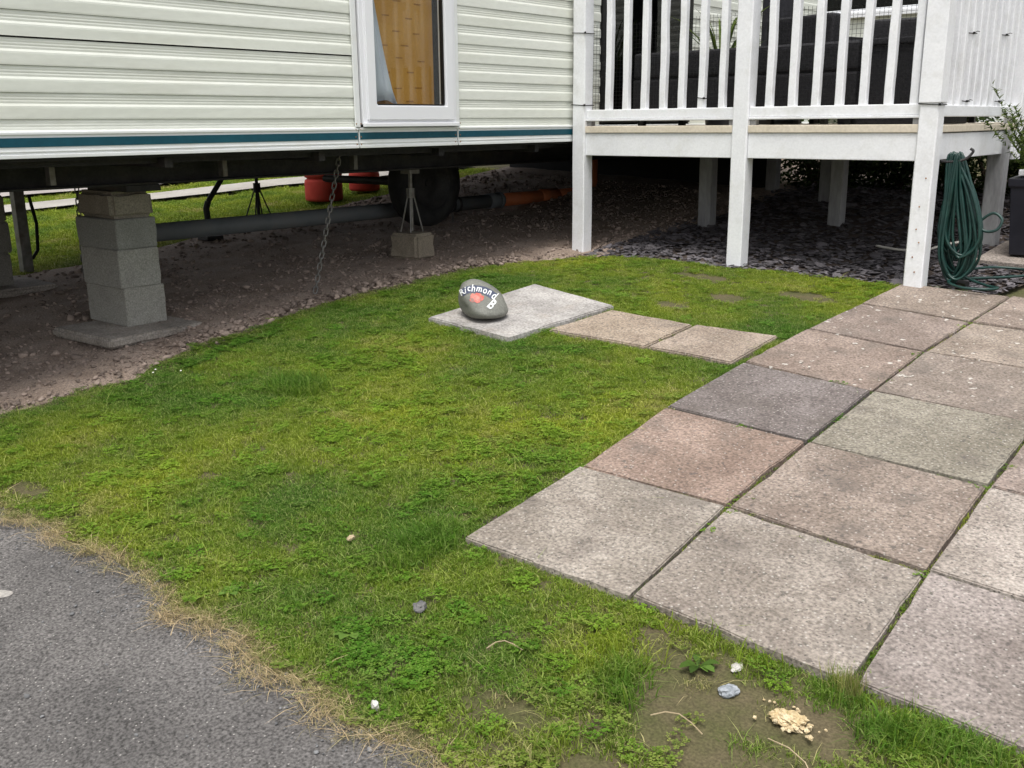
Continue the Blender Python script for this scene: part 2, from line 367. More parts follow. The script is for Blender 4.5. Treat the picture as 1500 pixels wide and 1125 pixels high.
sheet('soil_under_caravan', dirt_poly, -.012, .07, 'dirt', .022, 5., dip=lambda x, y: -.03 * (1 - S(dist_seg(Vector((x, y)), DIRT_EDGE), .0, .14)) if x > -4.8 else 0)
lawn_poly = jitter(ROAD_EDGE + [(1.8, 5.6), (-1.95, 5.54)] + SLATE_EDGE[::-1][1:] + DIRT_EDGE[::-1], .035, .028, 5)
def road_y(x):
    for i in range(len(ROAD_EDGE) - 1):
        a, b = ROAD_EDGE[i], ROAD_EDGE[i + 1]
        if a[0] <= x <= b[0]: return a[1] + (b[1] - a[1]) * (x - a[0]) / max(1e-6, b[0] - a[0])
    return 1.2
sheet('lawn', lawn_poly, -.015, .05, 'lawn_soil', .005, 4., dip=lambda x, y: -.019 * (1 - S(y - road_y(x) + .03 * fb(x, y, 12, 3), -.02, .07)) if y < 1.6 else 0)
slate_poly = [(-3.95, 5.3)] + SLATE_EDGE + [(-1.45, 5.6), (-1.35, 6.05), (-1.2, 7.2), (-1.2, 9.6), (-4.4, 9.6), (-4.4, 6.6)]
sheet('slate_bed', slate_poly, -.018, .1, 'soil', .01, 5.)
road_poly = ROAD_EDGE + [(2.6, 1.2), (2.6, -6), (-8, -6), (-8, 1.1)]
road = sheet('road', jitter([(x, y + .07) for x, y in road_poly], .05, .018, 9, skip=(len(ROAD_EDGE), len(ROAD_EDGE) + 1, len(ROAD_EDGE) + 2)), -.022, .12, 'asphalt', .004, 3.)
# far side of the caravan: a lane with a pale kerb path
kp = [(-9.75, 2.0), (-9.55, 3.8), (-9.30, 4.45), (-9.0, 5.05), (-8.8, 5.7), (-8.6, 6.25), (-8.1, 7.0), (-7.6, 8.2)]
kq = [(x - .42, y + .22) for x, y in kp]
sheet('kerb_path', kp + kq[::-1], .0, .3, 'kerb')
kr = [(x - .95, y + .5) for x, y in kp]
sheet('far_lane', kr + [(-14, 12), (-14.5, 2.2)], .004, .6, 'far_road')

# ================================================================= PAVING SLABS
CX = [[-1.945, -1.955, -2.008, -2.010, -1.978, -1.943, -1.905], [-1.348, -1.394, -1.406, -1.413, -1.411, -1.386, -1.350], [-.738, -.768, -.79, -.80, -.80, -.785, -.76], [-.11, -.15, -.17, -.19, -.19, -.18, -.16]]
CY = [[1.996, 2.606, 3.24, 3.880, 4.449, 5.012, 5.50], [2.028, 2.640, 3.24, 3.857, 4.435, 4.99, 5.53], [2.036, 2.628, 3.245, 3.86, 4.43, 4.99, 5.54], [2.05, 2.63, 3.25, 3.86, 4.43, 4.99, 5.55]]
TINT = {(0, 0): (1.0, 1.02, .99), (0, 1): (.98, .99, .97), (0, 2): (.90, .90, .93), (1, 0): (.93, .80, .74), (1, 1): (.84, .79, .75), (1, 2): (1.18, 1.2, 1.2), (2, 0): (.60, .60, .64), (2, 1): (.80, .84, .77), (2, 2): (.86, .80, .78), (3, 0): (.92, .84, .80), (3, 1): (.82, .79, .76), (4, 0): (.86, .80, .78), (4, 1): (.98, .94, .88), (5, 0): (.90, .85, .80), (5, 1): (.92, .86, .82)}
SLABLAB = {(0, 0): 'pale grey corner slab whose two free edges meet the lawn', (0, 1): 'large clean pale slab above the bare soil patch', (0, 2): 'pale slab past the widest dark joint along the front edge', (1, 0): 'pinkish paving slab between the dark slab and the pale corner slab', (1, 1): 'brown stained slab beside the pink one', (1, 2): 'whitish bleached paving slab', (2, 0): 'darkest charcoal grey paving slab', (2, 1): 'greenish grey mossy slab beside the darkest slab', (2, 2): 'pinkish grey slab behind the whitish slab'}
CX.append([x + .61 for x in CX[3]]); CY.append([y + .01 for y in CY[3]])
slab_cut = []
path = sheet('paved_path', [(-2.0, 2.03), (.48, 2.09), (.43, 5.6), (-1.9, 5.52), (-2.0, 3.9)], -.0125, .25, 'soil')
for i in range(6):
    for j in range(4):
        g1 = .005 + random.uniform(0, .003); g2 = .010 if (i, j) == (0, 2) else .006
        gl = .013 if (i, j) == (0, 2) else g1
        q = [Vector((CX[j][i] + gl, CY[j][i] + g2, 0)), Vector((CX[j + 1][i] - g1, CY[j + 1][i] + g1, 0)), Vector((CX[j + 1][i + 1] - g1, CY[j + 1][i + 1] - g1, 0)), Vector((CX[j][i + 1] + g1, CY[j][i + 1] - g1, 0))]
        c = sum(q, Vector()) / 4; c.z = h(c.x, c.y) + .008 + random.uniform(-.003, .003)
        slab_cut.append([(p.x, p.y) for p in q])
        # subdivided top with slightly worn edges
        m = MB(); n = 9; tx, ty = random.uniform(-.004, .004), random.uniform(-.004, .004)
        for a in range(n + 1):
            for b in range(n + 1):
                u, v = a / n, b / n
                p = q[0] * (1 - u) * (1 - v) + q[1] * u * (1 - v) + q[2] * u * v + q[3] * (1 - u) * v
                edge = min(a, b, n - a, n - b)
                if edge == 0:
                    o2 = (c - p); o2.z = 0; p = p + o2.normalized() * max(0, fb(p.x, p.y, 14, 4)) * .016
                z = h(p.x, p.y) + .008 + tx * (u - .5) * 2 + ty * (v - .5) * 2 + .0015 * fb(p.x, p.y, 6, 8)
                m.v.append((p.x - c.x, p.y - c.y, z - c.z))
        for a in range(n):
            for b in range(n):
                k = a * (n + 1) + b; m.f.append((k, k + n + 1, k + n + 2, k + 1))
        ring = [a * (n + 1) for a in range(n + 1)] + [n * (n + 1) + b for b in range(1, n + 1)] + [a * (n + 1) + n for a in range(n - 1, -1, -1)] + [b for b in range(n - 1, 0, -1)]
        base = len(m.v); m.v += [(m.v[k][0], m.v[k][1], m.v[k][2] - .05) for k in ring]; L_ = len(ring)
        for k in range(L_): m.f.append((ring[k], base + k, base + (k + 1) % L_, ring[(k + 1) % L_]))
        m.f.append(tuple(base + k for k in range(L_ - 1, -1, -1)))
        me = m.mesh('paving_slab', 'slab_lichen' if i >= 3 else 'slab')
        bm = bmesh.new(); bm.from_mesh(me); bmesh.ops.recalc_face_normals(bm, faces=bm.faces)
        rim = [e for e in bm.edges if len(e.link_faces) == 2 and e.calc_face_angle(0) > 1.0 and all(v.co.z > -.03 for v in e.verts)]
        bmesh.ops.bevel(bm, geom=rim, offset=.004, segments=2, affect='EDGES'); bm.to_mesh(me); bm.free()
        o = link('paving_slab', me, path, c); t = TINT.get((i, j), (.9, .86, .82)); o.color = (*t, 1)
        lab = SLABLAB.get((i, j))
        if lab: o['label'] = lab
# stepping pavers and the slab that carries the stone
def paver(name, q, top, th, mt, tint, label, group=None, chip=.01, n=7):
    q = [Vector((x, y, 0)) for x, y in q]; c = sum(q, Vector()) / len(q); c.z = h(c.x, c.y) + top
    m = MB()
    for a in range(n + 1):
        for b in range(n + 1):
            u, v = a / n, b / n; p = q[0] * (1 - u) * (1 - v) + q[1] * u * (1 - v) + q[2] * u * v + q[3] * (1 - u) * v
            if min(a, b, n - a, n - b) == 0:
                o2 = c - p; o2.z = 0; p = p + o2.normalized() * abs(fb(p.x, p.y, 11, 6)) * chip * 2
            m.v.append((p.x - c.x, p.y - c.y, h(p.x, p.y) + top - c.z + .002 * fb(p.x, p.y, 7, 3)))
    for a in range(n):
        for b in range(n):
            k = a * (n + 1) + b; m.f.append((k, k + n + 1, k + n + 2, k + 1))
    ring = [a * (n + 1) for a in range(n + 1)] + [n * (n + 1) + b for b in range(1, n + 1)] + [a * (n + 1) + n for a in range(n - 1, -1, -1)] + [b for b in range(n - 1, 0, -1)]
    base = len(m.v); m.v += [(m.v[k][0] * 1.0, m.v[k][1] * 1.0, m.v[k][2] - th) for k in ring]; L_ = len(ring)
    for k in range(L_): m.f.append((ring[k], base + k, base + (k + 1) % L_, ring[(k + 1) % L_]))
    m.f.append(tuple(base + k for k in range(L_ - 1, -1, -1)))
    me = m.mesh(name, mt); bm = bmesh.new(); bm.from_mesh(me); bmesh.ops.recalc_face_normals(bm, faces=bm.faces)
    rim = [e for e in bm.edges if len(e.link_faces) == 2 and e.calc_face_angle(0) > 1.0 and all(v.co.z > -th * .6 for v in e.verts)]
    bmesh.ops.bevel(bm, geom=rim, offset=.006, segments=2, affect='EDGES'); bm.to_mesh(me); bm.free()
    o = link(name, me, None, c); o.color = (*tint, 1); slab_cut.append([(p.x, p.y) for p in q]); return tag(o, label, 'paving slab', group, 'thing')
paver('concrete_slab', [(-3.695, 3.58), (-3.10, 3.545), (-2.99, 4.285), (-3.65, 4.415)], .015, .06, 'concrete', (1.12, 1.10, 1.08), 'rough grey concrete slab under the painted stone', None, .014)
paver('stepping_paver', [(-3.045, 3.775), (-2.49, 3.82), (-2.48, 4.24), (-2.975, 4.235)], .006, .05, 'slab', (1.12, 1.05, .93), 'small sandy stepping paver butting against the rough concrete slab', 'stepping pavers in the lawn', .012)
paver('stepping_paver', [(-2.478, 3.82), (-2.045, 3.845), (-2.05, 4.30), (-2.466, 4.25)], .006, .05, 'slab', (1.06, 1.0, .92), 'small sandy stepping paver next to the large slabs', 'stepping pavers in the lawn', .010)

# ================================================================= CARAVAN
WX = -4.212                                    # plane the siding is fixed to; faces +X
cv = empty('static_caravan', (-5.75, 3.5, 1.38), 'cream static caravan with ribbed siding and a teal stripe, raised on blocks', 'caravan')
PITCH = .1055
PROF = [(0, .003), (.0085, 0), (.0092, .006), (.0092, .045), (.0086, .052), (.0035, .062), (.0042, .070), (.0030, .075), (.0042, .082), (.0030, .087), (.0040, .094), (.0032, .098), (.003, PITCH - .001), (0, PITCH - .001)]
_bm = {}
def siding(y0, y1, z, parent, x=WX, key=None, axis='y', seam=False):
    """one ribbed siding board, y0..y1 long, bottom at z; mesh shared by boards of one length"""
    L_ = round(y1 - y0, 3); k = (L_, axis, seam)
    if k not in _bm:
        m = MB(); n = max(2, int(L_ / .35)); P = PROF if not seam else [(0, .010), (.010, .006)] + PROF[2:]
        for a in range(n + 1):
            yy = -L_ / 2 + L_ * a / n
            for px, pz in P:
                d = .0018 * NV((yy * 2.2, pz * 20, L_))
                m.v.append((px + d, yy, pz) if axis == 'y' else (yy, -(px + d), pz))
        np_ = len(P)
        for a in range(n):
            for i in range(np_ - 1):
                f = (a * np_ + i, (a + 1) * np_ + i, (a + 1) * np_ + i + 1, a * np_ + i + 1); m.f.append(f)
        m.f.append(tuple(range(np_))); m.f.append(tuple(n * np_ + i for i in range(np_ - 1, -1, -1)))
        me = m.mesh('siding_board', 'cream_siding')
        bm = bmesh.new(); bm.from_mesh(me); bmesh.ops.recalc_face_normals(bm, faces=bm.faces); bm.to_mesh(me); bm.free()
        _bm[k] = me
    loc = Vector((x, (y0 + y1) / 2, z)) if axis == 'y' else Vector(((y0 + y1) / 2, x, z))
    return link('siding_board', _bm[k], parent, loc - parent.location)
Y0C, Y1C = -1.6, 9.3
ZB, ZT = 1.38, 3.74
for k in range(22):
    z = 1.428 + PITCH * k
    siding(Y0C + .02, 3.588, z, cv, seam=(k == 4))
    if z > 2.72: siding(3.596, 4.354, z, cv)
    siding(4.362, 5.80, z, cv)
    if z > 3.40: siding(5.806, 6.994, z, cv)
    siding(7.0, Y1C - .02, z, cv)
# wall behind the boards, round the openings
def wallbox(name, *a, mt='wall_core', **k): return box_o(name, mt, cv, *a, bevel=0, **k)
TW = .05
wallbox('wall_panel', WX - TW, WX - .001, Y0C, 3.62, ZB + .02, ZT)
wallbox('wall_panel', WX - TW, WX - .001, 3.622, 4.328, ZB + .02, 1.505)
wallbox('wall_panel', WX - TW, WX - .001, 3.622, 4.328, 2.70, ZT)
wallbox('wall_panel', WX - TW, WX - .001, 4.33, 5.83, ZB + .02, ZT)
wallbox('wall_panel', WX - TW, WX - .001, 5.832, 6.968, 3.40, ZT)
wallbox('wall_panel', WX - TW, WX - .001, 6.97, Y1C, ZB + .02, ZT)
wallbox('back_wall', -7.30, -7.25, Y0C, Y1C, ZB + .0, ZT, mt='cream_siding')
wallbox('end_wall', -7.249, WX - TW - .001, Y0C, Y0C + .05, ZB + .02, ZT, mt='cream_siding')
wallbox('end_wall', -7.249, WX - TW - .001, Y1C - .05, Y1C, ZB + .02, ZT, mt='cream_siding')
wallbox('floor_panel', -7.24, WX - .003, Y0C + .06, Y1C - .06, 1.365, 1.40, mt='underside')
wallbox('partition', -7.2, WX - .45, 3.2, 3.24, 1.41, ZT); wallbox('partition', -7.2, WX - .06, 5.3, 5.34, 1.41, ZT)
rf = MB(); rx = [-7.42, -5.75, -4.08]; rz = [3.76, 4.08, 3.76]
for y in (Y0C - .1, Y1C + .1):
    for x, z in zip(rx, rz): rf.v += [(x, y, z)]
    for x, z in zip(rx, rz): rf.v += [(x, y, z - .06)]
rf.f = [(0, 1, 7, 6), (1, 2, 8, 7), (3, 9, 10, 4), (4, 10, 11, 5), (0, 3, 4, 1), (1, 4, 5, 2), (6, 7, 10, 9), (7, 8, 11, 10), (0, 6, 9, 3), (2, 5, 11, 8)]
r_o = rf.obj('roof', 'white_trim', cv); r_o.location = -cv.location
# bottom trim, teal stripe, drip edge
for a, b in ((Y0C, 3.585), (3.592, 4.352), (4.360, Y1C)):
    box_o('bottom_trim', 'white_trim', cv, WX + .0005, WX + .016, a, b, 1.382, 1.486, bevel=.004)
    box_o('trim_bead', 'white_trim', cv, WX + .0165, WX + .021, a, b, 1.472, 1.483, bevel=.002)
    box_o('stripe', 'teal', cv, WX + .0162, WX + .0185, a + .004, b - .004, 1.423, 1.460, bevel=.0005)
    box_o('drip_edge', 'white_trim', cv, WX + .0168, WX + .022, a, b, 1.378, 1.393, bevel=.002)
    box_o('trim_bead', 'white_trim', cv, WX + .0165, WX + .0195, a, b, 1.403, 1.408, bevel=.001)
for y in (3.588, 4.356):                      # vertical joint strips and their rusty screws
    box_o('joint_strip', 'white_trim', cv, WX + .013, WX + .023, y - .022, y + .012, 1.487, 2.76 if y < 4 else 2.76, bevel=.003)
    for z in (1.398, 1.437, 1.476, 1.505):
        for dy in (-.02, .016):
            s = MB().lathe([(0, .002), (.003, .002), (.004, 0)], 8, Matrix.Rotation(R(90), 4, 'Y')).obj('screw', 'rust', cv); s.location = Vector((WX + .024 if z > 1.49 else WX + .0192, y + dy + random.uniform(-.004, .004), z)) - cv.location
# window
WY0, WY1, WZ0, WZ1 = 3.612, 4.338, 1.500, 2.70
def ring_obj(name, mt, x0, x1, y0, y1, z0, z1, wd, parent, bev=.004, wb=None):
    m = MB(); wb = wb or wd
    o_ = [(y0, z0), (y1, z0), (y1, z1), (y0, z1)]; i_ = [(y0 + wd, z0 + wb), (y1 - wd, z0 + wb), (y1 - wd, z1 - wd), (y0 + wd, z1 - wd)]
    for x in (x0, x1):
        for y, z in o_: m.v.append((x, y, z))
        for y, z in i_: m.v.append((x, y, z))
    for k in range(4):
        k2 = (k + 1) % 4
        m.f += [(8 + k, 8 + k2, 12 + k2, 12 + k), (k, 4 + k, 4 + k2, k2), (k, k2, 8 + k2, 8 + k), (4 + k, 12 + k, 12 + k2, 4 + k2)]
    me = m.mesh(name, mt, bevel=0); bm = bmesh.new(); bm.from_mesh(me); bmesh.ops.recalc_face_normals(bm, faces=bm.faces)
    bmesh.ops.bevel(bm, geom=[e for e in bm.edges if e.calc_face_angle(0) > 1], offset=bev, segments=2, affect='EDGES'); bm.to_mesh(me); bm.free()
    return link(name, me, parent, -parent.location if parent is cv else None)
wf = ring_obj('window', 'upvc', WX - .03, WX + .030, WY0, WY1, WZ0, WZ1, .040, cv, .004)
ring_obj('sash', 'upvc', WX - .02, WX + .044, WY0 + .028, WY1 - .028, WZ0 + .022, WZ1 - .028, .068, wf, .006, .080)
ring_obj('gasket', 'plastic_black', WX + .004, WX + .030, WY0 + .0965, WY1 - .0965, WZ0 + .1025, WZ1 - .0965, .008, wf, .001)
MB().box(WX + .014, WX + .018, WY0 + .100, WY1 - .100, WZ0 + .106, WZ1 - .100).obj('pane', 'glass', wf)
MB().box(WX + .0305, WX + .050, WY0 - .004, WY1 + .004, WZ0 - .012, WZ0 + .010).obj('sill', 'upvc', wf, bevel=.004)
# things behind the window
cb = MB(); nz = 14; ny = 16
for a in range(nz + 1):
    z = 1.60 + 1.05 * a / nz; t = a / nz
    for b in range(ny + 1):
        u = b / ny; wdt = .215 - .20 * min(1, t * 1.4) ** .75
        cb.v.append((WX - .020 - .014 * math.sin(u * 9 + t * 1.5) * (.4 + .6 * (1 - t)), 3.705 + wdt * u, z + .03 * math.sin(u * 3.) * (1 - t)))
for a in range(nz):
    for b in range(ny):
        k = a * (ny + 1) + b; cb.f.append((k, k + 1, k + ny + 2, k + ny + 1))
cu_o = cb.obj('curtain', 'curtain', smooth=True)
sm = cu_o.modifiers.new('thickness', 'SOLIDIFY'); sm.thickness = .004
tag(cu_o, 'white net curtain pulled aside at the edge of the caravan window', 'curtain')
fbm = box_o('foam_board', 'foam_board', None, WX - .085, WX - .060, 3.655, 4.245, 1.43, 2.62, bevel=.006)
for q in range(34):
    y, z = 3.70 + (q % 3) * .17 + .085 * ((q // 3) % 2) + random.uniform(-.02, .02), 1.63 + (q // 3) * .075 + random.uniform(-.01, .01)
    if y < 4.2: o = MB().box(0, .0006, -.028 * random.uniform(.7, 1.2), .028, -.004, .004).obj('dash', 'foam_dash', fbm); o.location = Vector((WX - .0598, y, z)) - fbm.location
tag(fbm, 'orange board with dark dashes leaning inside the caravan window', 'board')
# patio door behind the deck
DY0, DY1, DZ0, DZ1 = 5.80, 7.0, 1.50, 3.40
dr = ring_obj('patio_door', 'plastic_black', WX - .04, WX + .02, DY0 + .006, DY1 - .006, DZ0, DZ1, .05, cv, .003)
for a, b in ((DY0 + .05, 6.385), (6.415, DY1 - .05)):
    MB().box(WX - .012, WX - .006, a, b, DZ0 + .05, DZ1 - .05).obj('pane', 'dark_glass', dr)
MB().box(WX - .035, WX + .018, 6.385, 6.415, DZ0 + .05, DZ1 - .05).obj('mullion', 'plastic_black', dr)
def drape(name, y0, y1, z0, z1, mt, lab, x=WX - .09):
    m = MB(); n = 24
    for z in (z0, (z0 + z1) / 2, z1):
        for b in range(n + 1): m.v.append((x + .018 * math.sin(b * 1.9 + z), y0 + (y1 - y0) * b / n, z))
    for a in range(2):
        for b in range(n): k = a * (n + 1) + b; m.f.append((k, k + 1, k + n + 2, k + n + 1))
    o = m.obj(name, mt, smooth=True); s_ = o.modifiers.new('thickness', 'SOLIDIFY'); s_.thickness = .003
    return tag(o, lab, 'curtain')
drape('blind', 5.93, 6.16, 1.83, 2.10, 'cream_curtain', 'cream blind hanging behind the dark patio door nearest the deck post')
for x0, x1 in ((-7.22, -6.20), (-6.195, -5.20), (-5.195, -4.14)):  # added black panels that block light and darken the space under the caravan end
    box_o('shade_panel', 'shade_black', cv, x0, x1, 8.30, 8.33, .80, 1.36, bevel=.002)
# chassis
for x in (-4.85, -6.65):
    m = MB().box(x - .05, x + .05, Y0C + .2, Y1C - .2, 1.212, 1.222).box(x - .006, x + .006, Y0C + .2, Y1C - .2, 1.222, 1.352).box(x - .05, x + .05, Y0C + .2, Y1C - .2, 1.352, 1.362)
    o = m.obj('chassis_beam', 'black_steel', cv); o.location = -cv.location
for k, y in enumerate([Y0C + .5 + .9 * i for i in range(11)]):
    if y > Y1C - .1: continue
    o = MB().box(-7.15, -4.905, y - .02, y + .02, 1.285, 1.345).obj('cross_member', 'black_steel', cv); o.location = -cv.location
    o = MB().box(-4.795, WX - .07, y - .02, y + .02, 1.315, 1.36).obj('outrigger', 'black_steel', cv); o.location = -cv.location
o = MB().box(WX - .16, WX - .13, Y0C + .2, Y1C - .2, 1.335, 1.364).obj('edge_rail', 'black_steel', cv); o.location = -cv.location
for y in (1.9, 2.16, 3.1, 4.02):
    o = MB().box(-4.786, -4.74, y - .014, y + .014, 1.235, 1.36).obj('bracket', 'galv', cv, bevel=.002); o.location = -cv.location
o = MB().tube([(-6.5, 5.18, 1.08), (-5.3, 5.18, 1.08)], .03, 10).obj('axle', 'black_steel', cv); o.location = -cv.location
def wheel(x, y, z, par):
    M_ = Matrix.Translation((x, y, z)) @ Matrix.Rotation(R(90), 4, 'Y')
    wl = MB().lathe([(.19, -.085), (.24, -.095), (.295, -.08), (.315, -.05), (.318, 0), (.315, .05), (.295, .08), (.24, .095), (.19, .085), (.185, 0)], 32, M_, closed=True).obj('wheel', 'rubber', par, smooth=True); wl.location = -par.location
    MB().lathe([(.0, .03), (.06, .03), (.10, .01), (.16, .02), (.19, .08), (.2, .085)], 24, M_)  .obj('rim', 'black_steel', wl, smooth=True)
wheel(-5.34, 5.18, 1.08, cv)

# ---- block piers
def block(x, y, z, lx, ly, lz, rz, tint, label, rough=.006, grp='concrete blocks stacked under the caravan', mt='block', cat='concrete block', name='concrete_block', bev=.008):
    m = MB(); n = 5
    me = MB().box(-lx / 2, lx / 2, -ly / 2, ly / 2, 0, lz).mesh(name, mt)
    bm = bmesh.new(); bm.from_mesh(me); bmesh.ops.bevel(bm, geom=bm.edges[:], offset=bev, segments=3, affect='EDGES')
    bmesh.ops.subdivide_edges(bm, edges=[e for e in bm.edges if e.calc_length() > .1], cuts=5, use_grid_fill=True); bm.normal_update()
    sx = random.uniform(0, 9)
    for v in bm.verts:
        if .004 < v.co.z < lz - .004: v.co += v.normal * rough * NV((v.co.x * 14 + sx, v.co.y * 14, v.co.z * 14))
    bm.to_mesh(me); bm.free()
    o = link(name, me, None, (x, y, z), (0, 0, rz)); o.color = (*tint, 1); return tag(o, label, cat, grp, 'thing')
px_, py_ = -5.10, 2.645; pz = .470
block(-4.965, 2.575, pz - .05, .56, .57, .05, R(4), (.93, .86, .78), 'tilted square concrete footing slab under the free-standing block stack', .006, 'footing slabs under the caravan', 'concrete', 'footing slab', 'footing_slab', .014)
for k, (hh, dx, dy, rz, tn, lb) in enumerate(((.206, 0, 0, 2, (1.0, 1.0, .97), 'lowest pale grey block standing on the tilted footing slab'), (.200, .004, -.012, 1, (.98, .99, .97), 'second block up from the tilted footing slab'), (.156, -.004, -.012, 3, (.80, .83, .83), 'third block up from the tilted footing slab, greener grey'), (.140, .0, -.006, -2, (.80, .74, .66), 'topmost brownish rounded block of the stack on the tilted slab'))):
    block(px_ + dx, py_ + dy, pz, .39, .235, hh, R(rz), tn, lb, .006 if k < 3 else .014, bev=.004 if k < 3 else .022); pz += hh + .0015
pk = box_o('packing_timber', 'black_steel', None, -5.22, -4.80, py_ - .09, py_ + .10, pz, 1.2115, bevel=.004); tag(pk, 'black packing piece between the topmost block and the chassis beam', 'packing')
# second pier, half outside the frame
lx_, ly_ = -6.63, 2.50; lz_ = h(lx_, ly_) + .035
block(lx_ + .03, ly_ + .03, lz_ - .055, .60, .60, .05, R(-3), (.80, .73, .66), 'footing slab of the rear block stack', .006, 'footing slabs under the caravan', 'concrete', 'footing slab', 'footing_slab', .014)
pz = lz_
for k, (hh, tn) in enumerate(((.2, (.74, .72, .70)), (.195, (.70, .69, .68)), (.16, (.72, .70, .66)), (.10, (.68, .66, .62)))):
    if pz + hh > 1.205: hh = 1.205 - pz
    block(lx_, ly_ + random.uniform(-.01, .01), pz, .40, .22, hh, R(random.uniform(-2, 2)), tn, ('lowest', 'second', 'third', 'thin topmost')[k] + ' block of the rear stack on the far chassis beam', .006); pz += hh + .0015
# axle stand on a single block
bx, by = -4.90, 4.62
bz = h(bx, by)
block(bx, by, bz - .02, .24, .20, .175, R(6), (.86, .76, .64), 'single brown block sunk in the soil carrying a thin axle stand', .010, bev=.02)
def stand(x, y, z, top, lab, mt, w=.075):
    e = empty('axle_stand', (x, y, z), lab, 'axle stand', 'axle stands under the caravan')
    MB().tube([(0, 0, .012), (0, 0, top - z - .03)], .013, 8).obj('screw_post', mt, e)
    for k in range(4):
        a = R(40 + 90 * k); MB().tube([(math.cos(a) * w, math.sin(a) * w, .006), (math.cos(a) * .016, math.sin(a) * .016, (top - z) * .62)], .0055, 6).obj('leg', mt, e)
    MB().tube([(0, 0, (top - z) * .55), (0, 0, (top - z) * .70)], .028, 10).obj('collar', mt, e)
    MB().box(-.045, .045, -.045, .045, top - z - .03, top - z - .001).obj('head_plate', mt, e, bevel=.003)
stand(bx, by, bz + .156, 1.212, 'thin steel axle stand standing on the single brown block', 'galv')
stand(-6.65, 4.62, h(-6.65, 4.62) + .02, 1.212, 'black tripod axle stand under the far chassis beam', 'black_steel', .13)
# corner steady (bent leg) and grey prop
e = empty('steady_leg', (-6.62, 4.36, 1.2), 'bent black caravan steady leg folding down behind the grey drain pipe', 'steady leg')
MB().tube([(0, .06, .08), (-.02, -.10, -.14), (-.05, -.17, -.25)], .020, 8).obj('upper_arm', 'black_steel', e)
MB().tube([(-.05, -.17, -.25), (-.06, -.185, -.30), (-.06, -.17, h(-6.68, 4.2) - 1.2 + .02)], .024, 8).obj('lower_arm', 'black_steel', e)
MB().box(-.13, .01, -.24, -.10, h(-6.68, 4.2) - 1.2 - .01, h(-6.68, 4.2) - 1.2 + .02).obj('foot', 'black_steel', e, bevel=.004)
e = empty('prop_post', (-7.0, 2.93, h(-7.0, 2.93)), 'grey steel prop standing in the grass behind the block stacks', 'prop')
MB().box(-.035, .035, -.035, .035, -.03, 1.36 - h(-7.0, 2.93)).obj('post', 'galv', e, bevel=.004)
MB().tube([(.04, .06, .5), (.05, .085, .3), (.04, .075, .12), (.02, .04, .06)], .012, 6).obj('cable', 'plastic_black', e)
# chains
def chain(a, b, n, lab, grp='chains hanging from the chassis', r=.0045):
    a, b = Vector(a), Vector(b); e = empty('chain', a, lab, 'chain', grp)
    Lk = (b - a).length / n
    m = MB(); pts = []; hw = .011
    half = Lk * .66
    for k in range(6): t = math.pi * k / 5; pts.append((math.cos(t) * hw, 0, half - hw + math.sin(t) * hw))
    for k in range(6): t = math.pi + math.pi * k / 5; pts.append((math.cos(t) * hw, 0, -half + hw + math.sin(t) * hw))
    me = m.tube(pts, r, 5, closed=True).mesh('link', 'galv', smooth=True)
    q = (b - a).to_track_quat('Z', 'Y')
    for k in range(n):
        o = link('link', me, e, (b - a) * ((k + .5) / n)); o.rotation_mode = 'QUATERNION'
        wob = Matrix.Rotation(random.uniform(-.12, .12), 4, 'X').to_quaternion()
        o.rotation_quaternion = q @ wob @ Matrix.Rotation(R(90 * (k % 2) + 20), 4, 'Z').to_quaternion()
chain((-4.62, 3.80, 1.34), (-4.66, 3.59, h(-4.66, 3.59) + .005), 24, 'rusty chain slanting from the chassis down to the soil by the lawn')
chain((-6.2, 2.97, 1.21), (-6.35, 3.02, h(-6.35, 3.02)), 18, 'dark chain hanging beside the tall block stack, in front of the grass')
# drain pipes
e = empty('grey_drain_pipe', (-5.62, 4.6, .85), 'long grey drain pipe running low under the caravan', 'drain pipe')
def ppipe(name, pts, r, mt, par, n=18): 
    o = MB().tube([Vector(p) - par.location for p in pts], r, n).obj(name, mt, par, smooth=True); return o
PZ = lambda y: .868 + .0 * y
ppipe('pipe', [(-5.62, 3.06, .872), (-5.62, 6.30, .872)], .056, 'grey_pipe', e)
for y in (5.72, 5.79): ppipe('pipe_clip', [(-5.62, y, .872), (-5.62, y + .02, .872)], .064, 'black_steel', e)
ppipe('coupling', [(-5.62, 6.18, .872), (-5.62, 6.33, .872)], .064, 'grey_pipe', e); ppipe('seal_ring', [(-5.62, 6.305, .872), (-5.62, 6.335, .872)], .068, 'grey_pipe', e)
ppipe('bracket', [(-5.62, 5.755, .70), (-5.62, 5.755, 1.36)], .010, 'galv', e, 6)
e = empty('orange_drain_pipe', (-5.62, 6.9, .87), 'orange clay-coloured drain pipe joined to the grey pipe beside the deck post', 'drain pipe')
ppipe('pipe', [(-5.62, 6.336, .872), (-5.62, 7.02, .868)], .055, 'orange_pipe', e)
ppipe('socket', [(-5.62, 6.86, .868), (-5.62, 6.88, .868), (-5.62, 7.1, .866)], [.057, .066, .066], 'orange_pipe', e)
ppipe('elbow', [(-5.62, 7.05, .866), (-5.62, 7.5, .866), (-5.62, 7.60, .89), (-5.62, 7.64, .96), (-5.62, 7.64, 1.36)], .056, 'orange_pipe', e)
